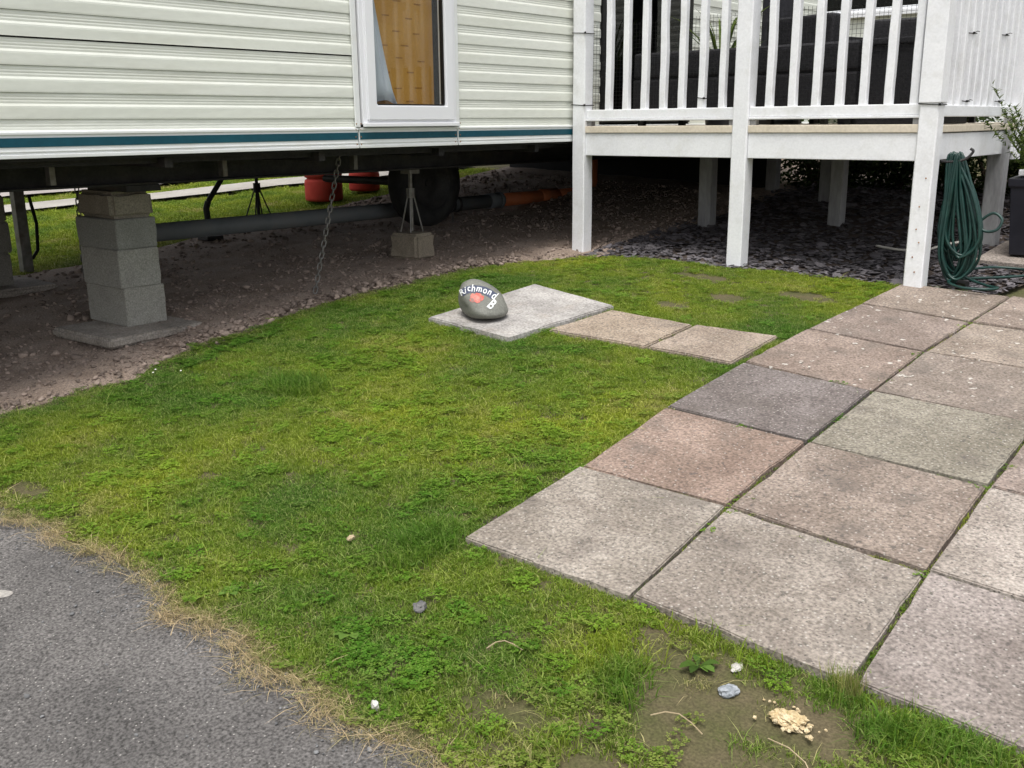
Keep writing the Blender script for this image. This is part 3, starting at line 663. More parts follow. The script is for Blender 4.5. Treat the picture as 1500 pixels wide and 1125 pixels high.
# red tubs behind the caravan
def red_tub(x, y, lab, r=.24, hh=.40):
    z = h(x, y) - .02
    e = empty('red_tub', (x, y, z), lab, 'planter', 'red tyre planters behind the caravan')
    prof = []
    for t in range(2):
        z0 = hh / 2 * t
        prof += [(r * .86, z0 + .004), (r * .97, z0 + .012), (r, z0 + .03), (r, z0 + hh * .5 - .03), (r * .97, z0 + hh * .5 - .012), (r * .86, z0 + hh * .498)]
    MB().lathe(prof + [(r * .6, hh), (r * .6, .004)], 28, closed=True).obj('tyre', 'red_paint', e, smooth=True)
    MB().lathe([(0, hh * .9), (r * .62, hh * .9)], 20).obj('compost', 'soil', e)
red_tub(-7.47, 5.93, 'red painted tyre planter on the grass behind the slanting chain', .175, .42); red_tub(-7.55, 6.50, 'smaller red tyre planter beside the caravan wheel', .15, .38)

# ================================================================= DECK
YF = 5.45
dk = empty('deck', (-2.95, 6.9, .7), 'raised white timber veranda deck with balustrade and square posts', 'deck')
def dpart(name, mt, *a, bevel=.004): return box_o(name, mt, dk, *a, bevel=bevel)
def post(x, y, zt, zb=None, w=.10, mt='white_paint', lab=None, taper=0.):
    zb = h(x, y) - .03 if zb is None else zb
    m = MB(); n = 14; ww = w / 2
    for k in range(n + 1):
        z = zb + (zt - zb) * k / n; a = ww * (1 + taper * (k / n))
        ox = .0025 * NV((x * 9, y, z * 3)); oy = .0025 * NV((x, y * 9, z * 3 + 5))
        for sx, sy in ((-1, -1), (1, -1), (1, 1), (-1, 1)):
            for c in ((.0, .12), (.12, 0.)) if (sx * sy > 0) else ((.12, 0.), (.0, .12)):
                m.v.append((sx * a * (1 - c[0]) + ox, sy * a * (1 - c[1]) + oy, z))
    for k in range(n):
        for i in range(8): m.f.append((k * 8 + i, k * 8 + (i + 1) % 8, (k + 1) * 8 + (i + 1) % 8, (k + 1) * 8 + i))
    m.f.append(tuple(range(7, -1, -1))); m.f.append(tuple(n * 8 + i for i in range(8)))
    o = m.obj('post', mt, dk, loc=Vector((x, y, 0)) - dk.location)
    if lab: o['label'] = lab
    return o
PL, PM, PR = -4.126, -2.925, -1.835
post(PL, YF + .05, 2.62); post(PM, YF + .05, 2.62); post(PR, YF + .05, 2.62)
post(PR, 7.05, 2.62, 1.25)
post(-1.835, 6.80, 1.43, None, .105, 'shaded_weathered_white', 'weathered grey support post in the shade')
post(-3.75, 6.55, 1.43, None, .10, 'shaded_weathered_white'); post(-3.35, 7.75, 1.43, None, .10, 'shaded_weathered_white')
for x, y in ((-2.9, 6.9), (-1.84, 8.2), (-4.05, 8.2)): post(x, y, 1.43, None, .095, 'shaded_weathered_white')
for x in (PL, PM, PR):
    dpart('post_cap', 'white_paint', x - .065, x + .065, YF - .015, YF + .115, 2.62, 2.65)
# sleeve on the corner post
dpart('post_sleeve', 'white_paint', PR - .056, PR + .056, YF - .006, YF + .106, 1.585, 2.61)
for a, b in ((PL + .0505, PM - .0505), (PM + .0505, PR - .0505)):
    dpart('fascia_board', 'white_paint', a, b, YF + .020, YF + .045, 1.287, 1.432)
    dpart('deck_edge', 'deck_board', a, b, YF + .010, YF + .050, 1.434, 1.477)
    dpart('bottom_rail', 'white_paint', a, b, YF + .022, YF + .078, 1.525, 1.582, bevel=.005)
    dpart('rail_lip', 'white_paint', a, b, YF + .014, YF + .086, 1.510, 1.524, bevel=.003)
    dpart('top_rail', 'white_paint', a, b, YF + .015, YF + .085, 2.45, 2.51, bevel=.006)
    for q in (a + .02, b - .02): dpart('rail_bracket', 'shaded_weathered_white', q - .018, q + .018, YF + .03, YF + .07, 1.478, 1.509, bevel=.002)
bal = []
def baluster(x, y, z0, z1, w=.043):
    m = MB(); n = 10; s = random.uniform(0, 50)
    for k in range(n + 1):
        z = z0 + (z1 - z0) * k / n; a = w / 2 * (1 + .10 * NV((s, z * 6, 1)))
        ox, oy = .004 * NV((s, z * 4, 3)), .003 * NV((s, z * 4, 7))
        for sx, sy in ((-1, -1), (1, -1), (1, 1), (-1, 1)):
            for c in ((.0, .2), (.2, 0.)) if (sx * sy > 0) else ((.2, 0.), (.0, .2)):
                m.v.append((sx * a * (1 - c[0]) + ox, sy * a * (1 - c[1]) + oy, z))
    for k in range(n):
        for i in range(8): m.f.append((k * 8 + i, k * 8 + (i + 1) % 8, (k + 1) * 8 + (i + 1) % 8, (k + 1) * 8 + i))
    o = m.obj('baluster', 'white_paint', dk, loc=Vector((x, y, 0)) - dk.location)
    return o
for x in (-3.914, -3.778, -3.636, -3.498, -3.362, -3.22, -3.08, -2.771, -2.628, -2.487, -2.349, -2.213, -2.074, -1.936):
    baluster(x + .006, YF + .05, 1.5825, 2.4495)
for z, dx in ((1.20, .02), (1.05, .0), (.93, -.005), (.86, .015), (.78, -.012), (.70, .006)):
    o = MB().lathe([(0, .0015), (.0035, .0015), (.0045, 0)], 8, Matrix.Rotation(R(90), 4, 'X')).obj('screw', 'rust', dk); o.location = Vector((PR + dx, YF - .0035, z)) - dk.location
# right-hand side of the deck
ya, yb = YF + .1005, 6.999
dpart('fascia_board', 'white_paint', PR + .005, PR + .03, ya, yb, 1.290, 1.428)
dpart('deck_edge', 'deck_board', PR + .0, PR + .04, ya, yb, 1.434, 1.472)
dpart('bottom_rail', 'white_paint', PR - .028, PR + .028, ya, yb, 1.515, 1.575, bevel=.005)
dpart('top_rail', 'white_paint', PR - .035, PR + .035, ya, yb, 2.45, 2.51, bevel=.006)
for k in range(11): baluster(PR, ya + .085 + k * .1225, 1.5755, 2.4495)
# deck floor boards
dbm = MB().box(-1.16, 1.16, -.0465, .0465, -.014, .014).mesh('floor_board', 'deck_board', bevel=.003)
for k in range(29):
    y = YF + .052 + .0475 + k * .0985
    o = link('floor_board', dbm, dk, Vector((-3.037, y, 1.4615)) - dk.location)
for y in (5.75, 6.35, 6.95, 7.55, 8.15): dpart('joist', 'shaded_weathered_white', -4.1, -1.88, y - .022, y + .022, 1.31, 1.445, bevel=0)
# steps beyond the side railing
st = empty('deck_steps', (-1.35, 7.6, h(-1.35, 7.6)), 'white timber steps coming off the side of the deck', 'steps')
for k, z in enumerate((1.27, 1.08)):
    o = MB().box(-.36 + .27 * k, -.10 + .27 * k, -.5, .5, z - .035 - st.location.z, z - st.location.z).obj('tread', 'deck_board', st, bevel=.004)
o = MB().box(-.42, .42, -.545, -.51, -.02, .38).obj('stringer', 'white_paint', st, bevel=.004)
o = MB().box(-.42, .42, .51, .545, -.02, .38).obj('stringer', 'white_paint', st, bevel=.004)
o = MB().box(.33, .42, -.60, -.51, -.02, 1.45).obj('newel_post', 'white_paint', st, bevel=.004)
# netting tied behind the balusters
nb = MB()
for a, b in ((PL + .055, PM - .055), (PM + .055, PR - .06)):
    x = a
    while x < b: nb.tube([(x, YF + .083 + .004 * NV((x * 6, 1, 2)), 1.585), (x + .004, YF + .086, 2.12 + .02 * NV((x * 2, 0, 0)))], .0011, 3, cap=False); x += .024
    z = 1.60
    while z < 2.12:
        nb.tube([(a + (b - a) * k / 6, YF + .085 + .004 * NV((k * 2., z * 5, 3)), z + .004 * NV((k * 1.3, z * 9, 0))) for k in range(7)], .0011, 3, cap=False); z += .024
no = nb.obj('netting', 'net_black'); tag(no, 'fine black mesh netting stretched behind the front balusters', 'netting')
# cable ties
def tie(x, y, z, a, lab, rz=0., tail=.03):
    m = MB(); pts = [(-a, -a, .003), (a, -a, -.004), (a, a, -.002), (-a, a, .004)]
    m.tube(pts, .0028, 5, closed=True); m.tube([(a, -a, -.003), (a + tail * .6, -a - .012, .006), (a + tail, -a - .02, .002)], .002, 4)
    m.box(a - .005, a + .006, -a - .006, -a + .003, -.008, .004)
    o = m.obj('cable_tie', 'plastic_black', None, loc=(x, y, z)); tag(o, lab, 'cable tie', 'black cable ties on the balustrade'); return o
tie(PL, YF + .05, 2.07, .0535, 'upper black cable tie round the post beside the caravan wall', tail=.02)
tie(PL, YF + .05, 1.615, .0535, 'lower black cable tie round the post beside the caravan wall', tail=.02)
tie(PR, YF + .05, 1.578, .0545, 'black cable tie below the sleeve of the corner post', tail=.02)
tie(-3.214, YF + .05, 1.64, .0255, 'black cable tie low on a front baluster', tail=.012)
for y, z, lb in ((5.95, 1.96, 'upper black cable tie on the side railing near the corner post'), (6.64, 1.985, 'upper black cable tie on the side railing near the steps'), (5.97, 1.60, 'lower black cable tie on the side railing near the corner post'), (6.62, 1.605, 'lower black cable tie on the side railing near the steps')):
    k = round((y - ya - .085) / .1225); tie(PR, ya + .085 + k * .1225, z, .0255, lb, tail=.035)

# furniture on the deck
def rattan(name, x, y, wdt, dep, hb, rz, lab, cat, hs=.40):
    e = empty(name, (x, y, 1.476), lab, cat, rz=rz)
    MB().box(-wdt / 2, wdt / 2, -dep / 2, dep / 2, .05, hs * .75).obj('base', 'wicker', e, bevel=.015)
    MB().box(-wdt / 2, wdt / 2, -dep / 2, -dep / 2 + .11, hs * .76, hb).obj('backrest', 'wicker', e, bevel=.03, seg=3)
    for s in (-1, 1): MB().box(min(s * wdt / 2, s * (wdt / 2 - .10)), max(s * wdt / 2, s * (wdt / 2 - .10)), -dep / 2 + .112, dep / 2, hs * .76, hb * .80).obj('arm', 'wicker', e, bevel=.02)
    n = max(1, round(wdt / .62)); cw = (wdt - .22) / n
    for k in range(n): MB().box(-wdt / 2 + .11 + cw * k + .004, -wdt / 2 + .11 + cw * (k + 1) - .004, -dep / 2 + .12, dep / 2 - .02, hs * .76, hs * .76 + .11).obj('seat_cushion', 'cushion', e, bevel=.03, seg=3)
    for sx in (-1, 1):
        for sy in (-1, 1): MB().box(sx * (wdt / 2 - .05) - .02, sx * (wdt / 2 - .05) + .02, sy * (dep / 2 - .05) - .02, sy * (dep / 2 - .05) + .02, 0, .05).obj('foot', 'plastic_black', e)
    return e
rattan('rattan_sofa', -3.15, 6.10, 1.55, .62, .47, 0, 'long black wicker sofa seen through the left half of the front balustrade', 'sofa')
rattan('rattan_sofa', -2.95, 7.98, 1.1, .7, .6, R(180), 'black wicker two-seat sofa at the back edge of the deck', 'sofa')
rattan('rattan_chair', -3.12, 6.98, .56, .6, .72, R(-12), 'black wicker armchair with a high back near the middle post', 'chair')
rattan('rattan_chair', -2.50, 7.25, .70, .62, .68, R(8), 'black wicker armchair by the side railing', 'chair')
tb = empty('garden_table', (-2.22, 6.15, 1.476), 'low black garden table behind the right balustrade', 'table')
MB().box(-.30, .30, -.32, .32, .44, .475).obj('tabletop', 'wicker', tb, bevel=.008); MB().box(-.28, .28, -.30, .30, .0, .438).obj('skirt', 'wicker', tb, bevel=.01)
pr = empty('closed_parasol', (-3.62, 7.25, 1.476), 'closed black parasol standing on the deck by the caravan wall', 'parasol')
MB().tube([(0, 0, .03), (0, 0, 2.3)], .019, 10).obj('pole', 'plastic_black', pr)
MB().lathe([(0, .05), (.20, .05), (.22, .03), (.22, 0), (0, 0)], 20).obj('base', 'plastic_black', pr)
fm = MB(); nn = 24
for z, r_ in ((.45, .10), (.55, .105), (.9, .10), (1.4, .085), (1.9, .06), (2.28, .022)):
    for k in range(nn): a = 6.2832 * k / nn; q = r_ * (1 + .22 * math.cos(a * 6 + z)); fm.v.append((q * math.cos(a), q * math.sin(a), z))
for i in range(5):
    for k in range(nn): fm.f.append((i * nn + k, i * nn + (k + 1) % nn, (i + 1) * nn + (k + 1) % nn, (i + 1) * nn + k))
fm.obj('folded_canopy', 'cushion', pr, smooth=True)
# strap-leaved plant on the deck
pe = empty('strap_leaf_plant', (-3.72, 6.62, 1.476), 'dark green strap-leaved plant in a pot on the deck', 'plant')
MB().lathe([(.10, 0), (.13, .24), (.14, .25), (.12, .25), (.11, .2), (0, .2)], 18).obj('pot', 'pot_black', pe, smooth=True)
lm = MB()
for k in range(36):
    a = random.uniform(0, 6.28); L_ = random.uniform(.4, .8); s = random.uniform(.15, .5); pw = Vector((-math.sin(a), math.cos(a), 0)) * .013
    pr = [Vector((math.cos(a) * s * t ** 1.6, math.sin(a) * s * t ** 1.6, .2 + L_ * t - .25 * L_ * t ** 3)) for t in (0, .3, .6, .85, 1)]
    o_ = len(lm.v)
    for i, p in enumerate(pr): wv = (1, 1, .9, .5, .05)[i]; lm.v += [tuple(p - pw * wv), tuple(p + pw * wv)]
    lm.f += [(o_ + 2 * i, o_ + 2 * i + 1, o_ + 2 * i + 3, o_ + 2 * i + 2) for i in range(4)]
lo = lm.obj('foliage', 'rosemary', pe); vattr(lo.data, [random.random() for _ in lm.v])

# ================================================================= NEIGHBOURING CARAVAN
nbv = empty('neighbour_caravan', (-4.8, 14.0, h(-4.8, 12.4)), 'pale green neighbouring caravan with a white-silled bay window behind the deck', 'caravan')
NY = 12.4
def npart(name, mt, *a, bevel=.003): return box_o(name, mt, nbv, *a, bevel=bevel)
npart('wall', 'cream_siding', -8.5, .6, NY + .014, NY + 3.0, 1.55, 4.1, bevel=0)
for k in range(24):
    z = 1.56 + PITCH * k
    if z < 2.7 or z > 3.5: siding(-8.5, .6, z, nbv, x=NY + .013, axis='x')
    else:
        siding(-8.5, -5.9, z, nbv, x=NY + .013, axis='x'); siding(-3.75, .6, z, nbv, x=NY + .013, axis='x')
npart('skirting', 'white_trim', -8.5, .6, NY + .0, NY + .03, .9, 1.55)
def bayseg(a, b, name='bay_window'):
    a, b = Vector((*a, 0)), Vector((*b, 0)); d = (b - a); L_ = d.length; M_ = Matrix.Translation(a) @ Matrix.Rotation(math.atan2(d.y, d.x), 4, 'Z')
    o = MB().box(0, L_, -.03, .03, 2.70, 2.77, M_).box(0, L_, -.03, .03, 3.42, 3.5, M_).box(0, .05, -.03, .03, 2.772, 3.418, M_).box(L_ - .05, L_, -.03, .03, 2.772, 3.418, M_).box(L_ / 2 - .03, L_ / 2 + .03, -.03, .03, 2.772, 3.418, M_).obj('bay_window', 'upvc', nbv); o.location = -nbv.location
    MB().box(.05, L_ / 2 - .03, -.005, .005, 2.772, 3.418, M_).box(L_ / 2 + .03, L_ - .05, -.005, .005, 2.772, 3.418, M_).obj('pane', 'dark_glass', o)
    MB().box(-.02, L_ + .02, -.09, -.032, 2.67, 2.73, M_).obj('sill', 'upvc', o, bevel=.005)
    q = MB().box(0, L_, -.02, .02, 1.56, 2.698, M_).obj('bay_panel', 'cream_siding', nbv); q.location = -nbv.location
for a, b in (((-5.9, NY), (-5.55, NY - .35)), ((-5.55, NY - .35), (-4.1, NY - .35)), ((-4.1, NY - .35), (-3.75, NY))): bayseg(a, b)
npart('interior', 'interior', -5.85, -3.8, NY + .008, NY + .012, 2.7, 3.5, bevel=0)
npart('roof', 'white_trim', -8.7, .8, NY - .15, NY + 3.1, 4.1, 4.2)

# ================================================================= PLANTS
def leafcloud(name, c, rad, n, ls, mt, parent=None, seed=1, squash=1.0, up=0.):
    rnd = random.Random(seed); m = MB(); vals = []
    blobs = [(Vector((rnd.uniform(-1, 1) * rad[0], rnd.uniform(-1, 1) * rad[1], rnd.uniform(-1, 1) * rad[2])) * .62, rnd.uniform(.35, .6)) for _ in range(14)]
    for k in range(n):
        bc, br = rnd.choice(blobs); d = Vector((rnd.gauss(0, 1), rnd.gauss(0, 1), rnd.gauss(0, 1))).normalized() * br * rnd.uniform(.5, 1.05)
        p = bc + Vector((d.x * rad[0], d.y * rad[1], d.z * rad[2]))
        a = Vector((rnd.gauss(0, 1), rnd.gauss(0, 1), rnd.gauss(0, .6) + up)).normalized(); b = a.orthogonal().normalized(); b = Matrix.Rotation(rnd.uniform(0, 6.28), 3, a) @ b
        L_ = ls * rnd.uniform(.6, 1.3); w_ = L_ * .28 * squash; s = rnd.random()
        m.add([p, p + a * L_ * .5 + b * w_, p + a * L_, p + a * L_ * .5 - b * w_], [(0, 1, 2), (0, 2, 3)]); vals += [s] * 4
    o = m.obj(name, mt, parent); vattr(o.data, vals)
    return o
def shrub(x, y, rad, n, ls, lab, seed, mt='shrub_leaf', grp=None, zoff=0.):
    e = empty('shrub', (x, y, h(x, y)), lab, 'shrub', grp)
    f = leafcloud('foliage', None, rad, n, ls, mt, e, seed); f.location = (0, 0, rad[2] * .30 + zoff)
    t = MB()
    for k in range(5):
        a = k * 1.3 + seed; t.tube([(0, 0, -.05), (math.cos(a) * rad[0] * .3, math.sin(a) * rad[1] * .3, rad[2] * .6), (math.cos(a) * rad[0] * .6, math.sin(a) * rad[1] * .6, rad[2] * 1.2)], [.018, .012, .004], 6)
    t.obj('stems', 'bark', e)
for k, (x, y, rad, n, lab) in enumerate((
        (-3.85, 8.62, (.6, .36, .5), 5200, 'dark shrub beside the added black shade panel under the caravan'),
        (-3.1, 8.66, (.6, .36, .55), 5200, 'dark shrub seen between the shaded support posts'),
        (-2.35, 8.62, (.6, .36, .55), 5200, 'dense dark shrub under the back edge of the deck'),
        (-1.6, 8.60, (.6, .36, .6), 5200, 'dark shrub behind the weathered support post'))):
    shrub(x, y, rad, n, .05, lab, k + 3, grp='dark shrubs behind the deck')
# planter with a rosemary-like bush
pp = empty('square_planter', (-1.46, 6.52, h(-1.46, 6.52) + .02), 'black square planter beside the weathered deck post', 'planter', rz=R(8))
pm = MB(); 
for z, a in ((0, .155), (.39, .185), (.40, .197), (.445, .20), (.445, .175), (.38, .165)):
    for sx, sy in ((-1, -1), (1, -1), (1, 1), (-1, 1)): pm.v.append((sx * a, sy * a, z))
for i in range(5):
    for k in range(4): pm.f.append((i * 4 + k, i * 4 + (k + 1) % 4, (i + 1) * 4 + (k + 1) % 4, (i + 1) * 4 + k))
pm.f.append((3, 2, 1, 0)); pm.f.append((20, 21, 22, 23))
pm.obj('pot', 'pot_black', pp, bevel=.004)
pb = empty('potted_bush', (-1.46, 6.52, h(-1.46, 6.52) + .40), 'bushy green needle-leaved plant growing in the black planter', 'plant')
nm = MB(); vals = []
for k in range(70):
    a = random.uniform(0, 6.28); ln = random.uniform(.25, .62); sp = random.uniform(.05, .36); st_ = [Vector((math.cos(a) * (.05 + sp * t), math.sin(a) * (.05 + sp * t), ln * t)) for t in (0, .25, .5, .75, 1)]
    for i in range(4):
        for q in range(26):
            p = st_[i].lerp(st_[i + 1], random.random()); d = Vector((random.gauss(0, 1), random.gauss(0, 1), random.gauss(.6, .6))).normalized(); b = d.orthogonal().normalized() * .0045; L_ = random.uniform(.022, .042)
            nm.add([p - b, p + b, p + d * L_], [(0, 1, 2)]); vals += [random.random()] * 3
no_ = nm.obj('foliage', 'rosemary', pb); vattr(no_.data, vals)
pav = box_o('planter_base_slab', 'slab', None, -1.74, -1.12, 6.20, 6.84, h(-1.43, 6.52) - .05, h(-1.43, 6.52) + .016, bevel=.006); pav.rotation_euler = (R(4.6), R(1.8), 0); tag(pav, 'pale slab under the black planter', 'paving slab', None, 'thing')

# ================================================================= HOSE
hz = 1.315; hx, hy = -1.725, 5.60
gh = empty('garden_hose', (hx, hy, hz), 'tangled dark green garden hose hanging from the corner post in long loops', 'hose')
def cr_path(P, n=8):
    P = [Vector(p) for p in P]; out = []
    for i in range(len(P) - 1):
        p0 = P[max(0, i - 1)]; p1 = P[i]; p2 = P[i + 1]; p3 = P[min(len(P) - 1, i + 2)]
        for k in range(n):
            t = k / n; out.append(.5 * ((2 * p1) + (p2 - p0) * t + (2 * p0 - 5 * p1 + 4 * p2 - p3) * t * t + (3 * p1 - p0 - 3 * p2 + p3) * t ** 3))
    return out + [P[-1]]
rr = random.Random(11); P = []
gz = h(hx, hy) + .02 - hz
for k in range(21):                       # hanging loops, one continuous hose
    off = rr.uniform(-.035, .035); oy = rr.uniform(-.02, .055); L_ = rr.uniform(.50, .66) if k % 4 else rr.uniform(.64, .68); wd = rr.uniform(.035, .085)
    P += [(off * .8, oy * .6, .005 + rr.uniform(-.01, .012)), (off - wd * .6 + .03, oy, -L_ * .35), (off - wd + .05, oy + rr.uniform(-.02, .03), -L_ * .8), (off + .06, oy + rr.uniform(-.01, .05), -L_), (off + wd + .06, oy + .02, -L_ * .8), (off + wd * .6 + .03, oy + .02, -L_ * .35)]
P += [(.0, .02, .0), (.09, .02, -.25), (.16, .03, -.38), (.235, .03, -.385), (.255, .05, -.33), (.20, .06, -.30), (.12, .05, -.38), (.03, .03, -.56), (.10, .05, gz + .03), (.23, .0, gz), (.30, -.05, gz - .0), (.26, -.12, gz - .002), (.14, -.13, gz - .003), (.05, -.06, gz + .01), (.08, .06, gz + .015), (.25, .22, gz + .02), (.36, .34, gz + .03), (.30, .45, gz + .04), (.14, .40, gz + .045), (.02, .22, gz + .035), (-.02, .10, gz + .03)]
MB().tube(cr_path(P, 7), .0075, 8).obj('hose', 'hose_green', gh, smooth=True)
MB().tube([(.10, -.04, gz + .012), (.155, -.085, gz + .012)], .014, 10).obj('connector', 'plastic_black', gh)
hk = MB().tube(cr_path([(-.065, 0, -.03), (-.02, 0, -.032), (.05, .02, -.02), (.085, .03, .02), (.07, .03, .035)], 5), .007, 8).obj('hose_hook', 'black_steel', None, loc=(hx, hy - .02, hz)); tag(hk, 'black iron hook screwed to the corner post holding the hose', 'hook')
oh = MB().tube(cr_path([(-2.35, 6.25, h(-2.35, 6.25) + .02), (-2.2, 6.22, h(-2.2, 6.2) + .02), (-2.05, 6.24, h(-2.05, 6.2) + .03), (-1.95, 6.30, h(-1.95, 6.3) + .06), (-1.86, 6.42, h(-1.9, 6.4) + .07)], 6), .008, 7).obj('pale_hose_end', 'old_hose', None, smooth=True); tag(oh, 'short pale pipe end lying on the slate chips behind the corner post', 'pipe')

# ================================================================= PAINTED STONE
sx_, sy_ = -3.462, 3.748; sz_ = h(sx_, sy_) + .016
E1 = Vector((.736, .677, 0)); E2 = Vector((.677, -.736, 0)); E3 = Vector((0, 0, 1))
SD = Vector((.953, -.303, 0)).normalized(); SN = Vector((-SD.y, SD.x, 0))
bm = bmesh.new(); bmesh.ops.create_icosphere(bm, subdivisions=5, radius=1)
for v in bm.verts:
    p = v.co.copy(); f = 1 + .12 * NV((p.x * 1.1 + 2, p.y * 1.1, p.z * 1.1 + 3)) + .02 * NV((p.x * 3, p.y * 3, p.z * 3))
    a, b, c = p
    n = (abs(a) ** 2.5 + abs(b) ** 2.5 + abs(c) ** 2.5) ** (1 / 2.5); a, b, c = a / n * f, b / n * f, c / n * f
    A = a * .150; B = b * (.110 + .006 * a); C = (c + 1) * .5 * (.172 - .045 * a - .02 * max(0, a))
    v.co = SD * A + SN * B + E3 * C
zmin = min(v.co.z for v in bm.verts)
for v in bm.verts: v.co.z = max(0, v.co.z - zmin - .012)
bmesh.ops.recalc_face_normals(bm, faces=bm.faces)
bvh = BVHTree.FromBMesh(bm)
ste = empty('painted_stone', (sx_, sy_, sz_ - .003), 'rounded grey stone hand-painted with white lettering and a red flower', 'stone')
me = bpy.data.meshes.new('boulder'); bm.to_mesh(me); bm.free(); me.shade_smooth(); me.materials.append(MATS['stone_grey']); link('boulder', me, ste)
FD = (E2 * .93 + E3 * .36).normalized(); FR = E1; FU = FD.cross(FR); FU = FU if FU.z > 0 else -FU
FC = Vector((0, 0, .074))
def project(pts2, lift):
    out = []
    for u, v in pts2:
        o = FC + FR * u + FU * v + FD * .6; hit = bvh.ray_cast(o, -FD)
        k = 1.
        while hit[0] is None and k > .5:          # wrap what would miss the edge back onto the stone
            k -= .03; o = FC + FR * u * k + FU * v * k + FD * .6; hit = bvh.ray_cast(o, -FD)
        out.append(hit[0] + hit[1] * lift)
    return out
def glyph(ch, cx, cy, size, ang, mt, lift, name, bold=0.):
    fc = bpy.data.curves.new('t', 'FONT'); fc.body = ch; fc.size = size; fc.align_x = 'CENTER'; fc.align_y = 'CENTER'; fc.resolution_u = 3; fc.offset = bold
    to = bpy.data.objects.new('t', fc); COL.objects.link(to)
    dg = bpy.context.evaluated_depsgraph_get(); tm = bpy.data.meshes.new_from_object(to.evaluated_get(dg))
    b_ = bmesh.new(); b_.from_mesh(tm); bmesh.ops.triangulate(b_, faces=b_.faces); bmesh.ops.subdivide_edges(b_, edges=[e for e in b_.edges if e.calc_length() > .01], cuts=1); b_.to_mesh(tm); b_.free()
    ca, sa = math.cos(ang), math.sin(ang)
    p2 = [(cx + v.co.x * ca * .64 - v.co.y * sa, cy + v.co.x * sa * .64 + v.co.y * ca) for v in tm.vertices]
    vs = project(p2, lift); m = MB(); m.add(vs, [tuple(p.vertices) for p in tm.polygons])
    bpy.data.objects.remove(to); bpy.data.curves.remove(fc); bpy.data.meshes.remove(tm)
    return m.obj(name, mt, ste)
LET = [(-.101, .046, 14), (-.083, .056, 8), (-.065, .061, 4), (-.042, .063, 0), (-.012, .062, -6), (.018, .053, -18), (.043, .038, -30), (.066, .018, -40)]
band = [(x, y, R(a)) for x, y, a in LET]
bp_ = []
for k in range(len(band) - 1):
    for t in range(4): bp_.append([band[k][i] + (band[k + 1][i] - band[k][i]) * t / 4 for i in range(3)])
bp_.append(band[-1]); nb_ = len(bp_); rows = []
for q in range(5): rows += project([(x - (q / 2 - 1) * .024 * math.sin(a), y + (q / 2 - 1) * .024 * math.cos(a) - .003) for x, y, a in bp_], .0012)
m = MB(); m.add(rows, [(q * nb_ + k, q * nb_ + k + 1, (q + 1) * nb_ + k + 1, (q + 1) * nb_ + k) for q in range(4) for k in range(nb_ - 1)]); m.obj('lettering_band', 'paint_navy', ste)
for (x, y, a), ch in zip(LET, 'Richmond'): glyph(ch, x, y + random.uniform(-.003, .003), .064 * random.uniform(.9, 1.12), R(a + random.uniform(-7, 7)), 'paint_white', .003, 'letter', .0010)
glyph('B', .050, -.034, .082, R(-40), 'paint_white', .003, 'letter', .0016)
for k in range(9):
    a = k * 6.283 / 5; cx, cy = (-.026 + .021 * math.cos(a), .004 + .017 * math.sin(a)) if k < 5 else (-.026 + .009 * math.cos(a * 1.3), .004 + .008 * math.sin(a * 1.3))
    r_ = .016 if k < 5 else .009
    vs = project([(cx, cy)] + [(cx + r_ * (1 + .25 * math.sin(t * 2.1 + k)) * math.cos(t * .6283), cy + r_ * (1 + .25 * math.sin(t * 1.7 + k)) * math.sin(t * .6283)) for t in range(10)], .0018 + .0005 * k * .3)
    m = MB(); m.add(vs, [(0, t + 1, (t + 1) % 10 + 1) for t in range(10)]); m.obj('petal', 'paint_red' if k < 5 else 'paint_pink', ste)

# ================================================================= SMALL LOOSE THINGS
def rock(name, x, y, s, mt, lab, seed, dz=0., cat='stone', grp=None):
    b = bmesh.new(); bmesh.ops.create_icosphere(b, subdivisions=3, radius=1)
    for v in b.verts:
        p = v.co; f = 1 + .35 * NV((p.x * 1.6 + seed, p.y * 1.6, p.z * 1.6)) + .15 * NV((p.x * 4 + seed, p.y * 4, p.z * 4))
        v.co = Vector((p.x * s[0], p.y * s[1], p.z * s[2])) * f
    me = bpy.data.meshes.new(name); b.to_mesh(me); b.free(); me.materials.append(MATS[mt])
    o = link(name, me, None, (x, y, h(x, y) - .012 + s[2] * .5 + dz), (0, 0, seed)); return tag(o, lab, cat, grp)
rock('blue_grey_stone', -.955, 1.86, (.026, .018, .012), 'blue_stone', 'blue-grey stone lying on the bare soil by the slabs', 1.)
rock('dark_lump', -1.78, 1.66, (.022, .018, .014), 'dark_stone', 'small dark lump lying in the lawn near the corner slab', 2., .006)
rock('white_scrap', -1.57, 1.31, (.013, .008, .012), 'pale_stone', 'small white scrap standing in the straw at the road edge', 3., .008, 'scrap')
rock('pale_chip', -2.845, .985, (.036, .026, .004), 'pale_chip', 'pale flat chip lying on the tarmac', 4., -.010)
rock('leaf_scrap', -2.22, 1.79, (.016, .010, .008), 'twig', 'dry brown scrap caught in the middle of the lawn', 5., .014, 'scrap')
rock('grey_pebble', -.70, 1.70, (.018, .013, .008), 'blue_stone', 'small grey pebble at the foot of the straw tuft', 6.)
rock('flat_pebble', -.985, 1.955, (.022, .012, .006), 'pale_stone', 'flat pale pebble close under the slab edge', 8.)
em = empty('mortar_lump', (-.795, 1.85, h(-.795, 1.85) - .02), 'crumbling yellow lump of old mortar on the soil before the slabs', 'rubble')
b = bmesh.new(); bmesh.ops.create_icosphere(b, subdivisions=4, radius=1)
for v in b.verts:
    p = v.co.copy(); f = 1 + .5 * NV(p * 1.5) + .35 * NV(p * 4) + .2 * NV(p * 9); v.co = Vector((p.x * .040, p.y * .026, p.z * .013)) * f
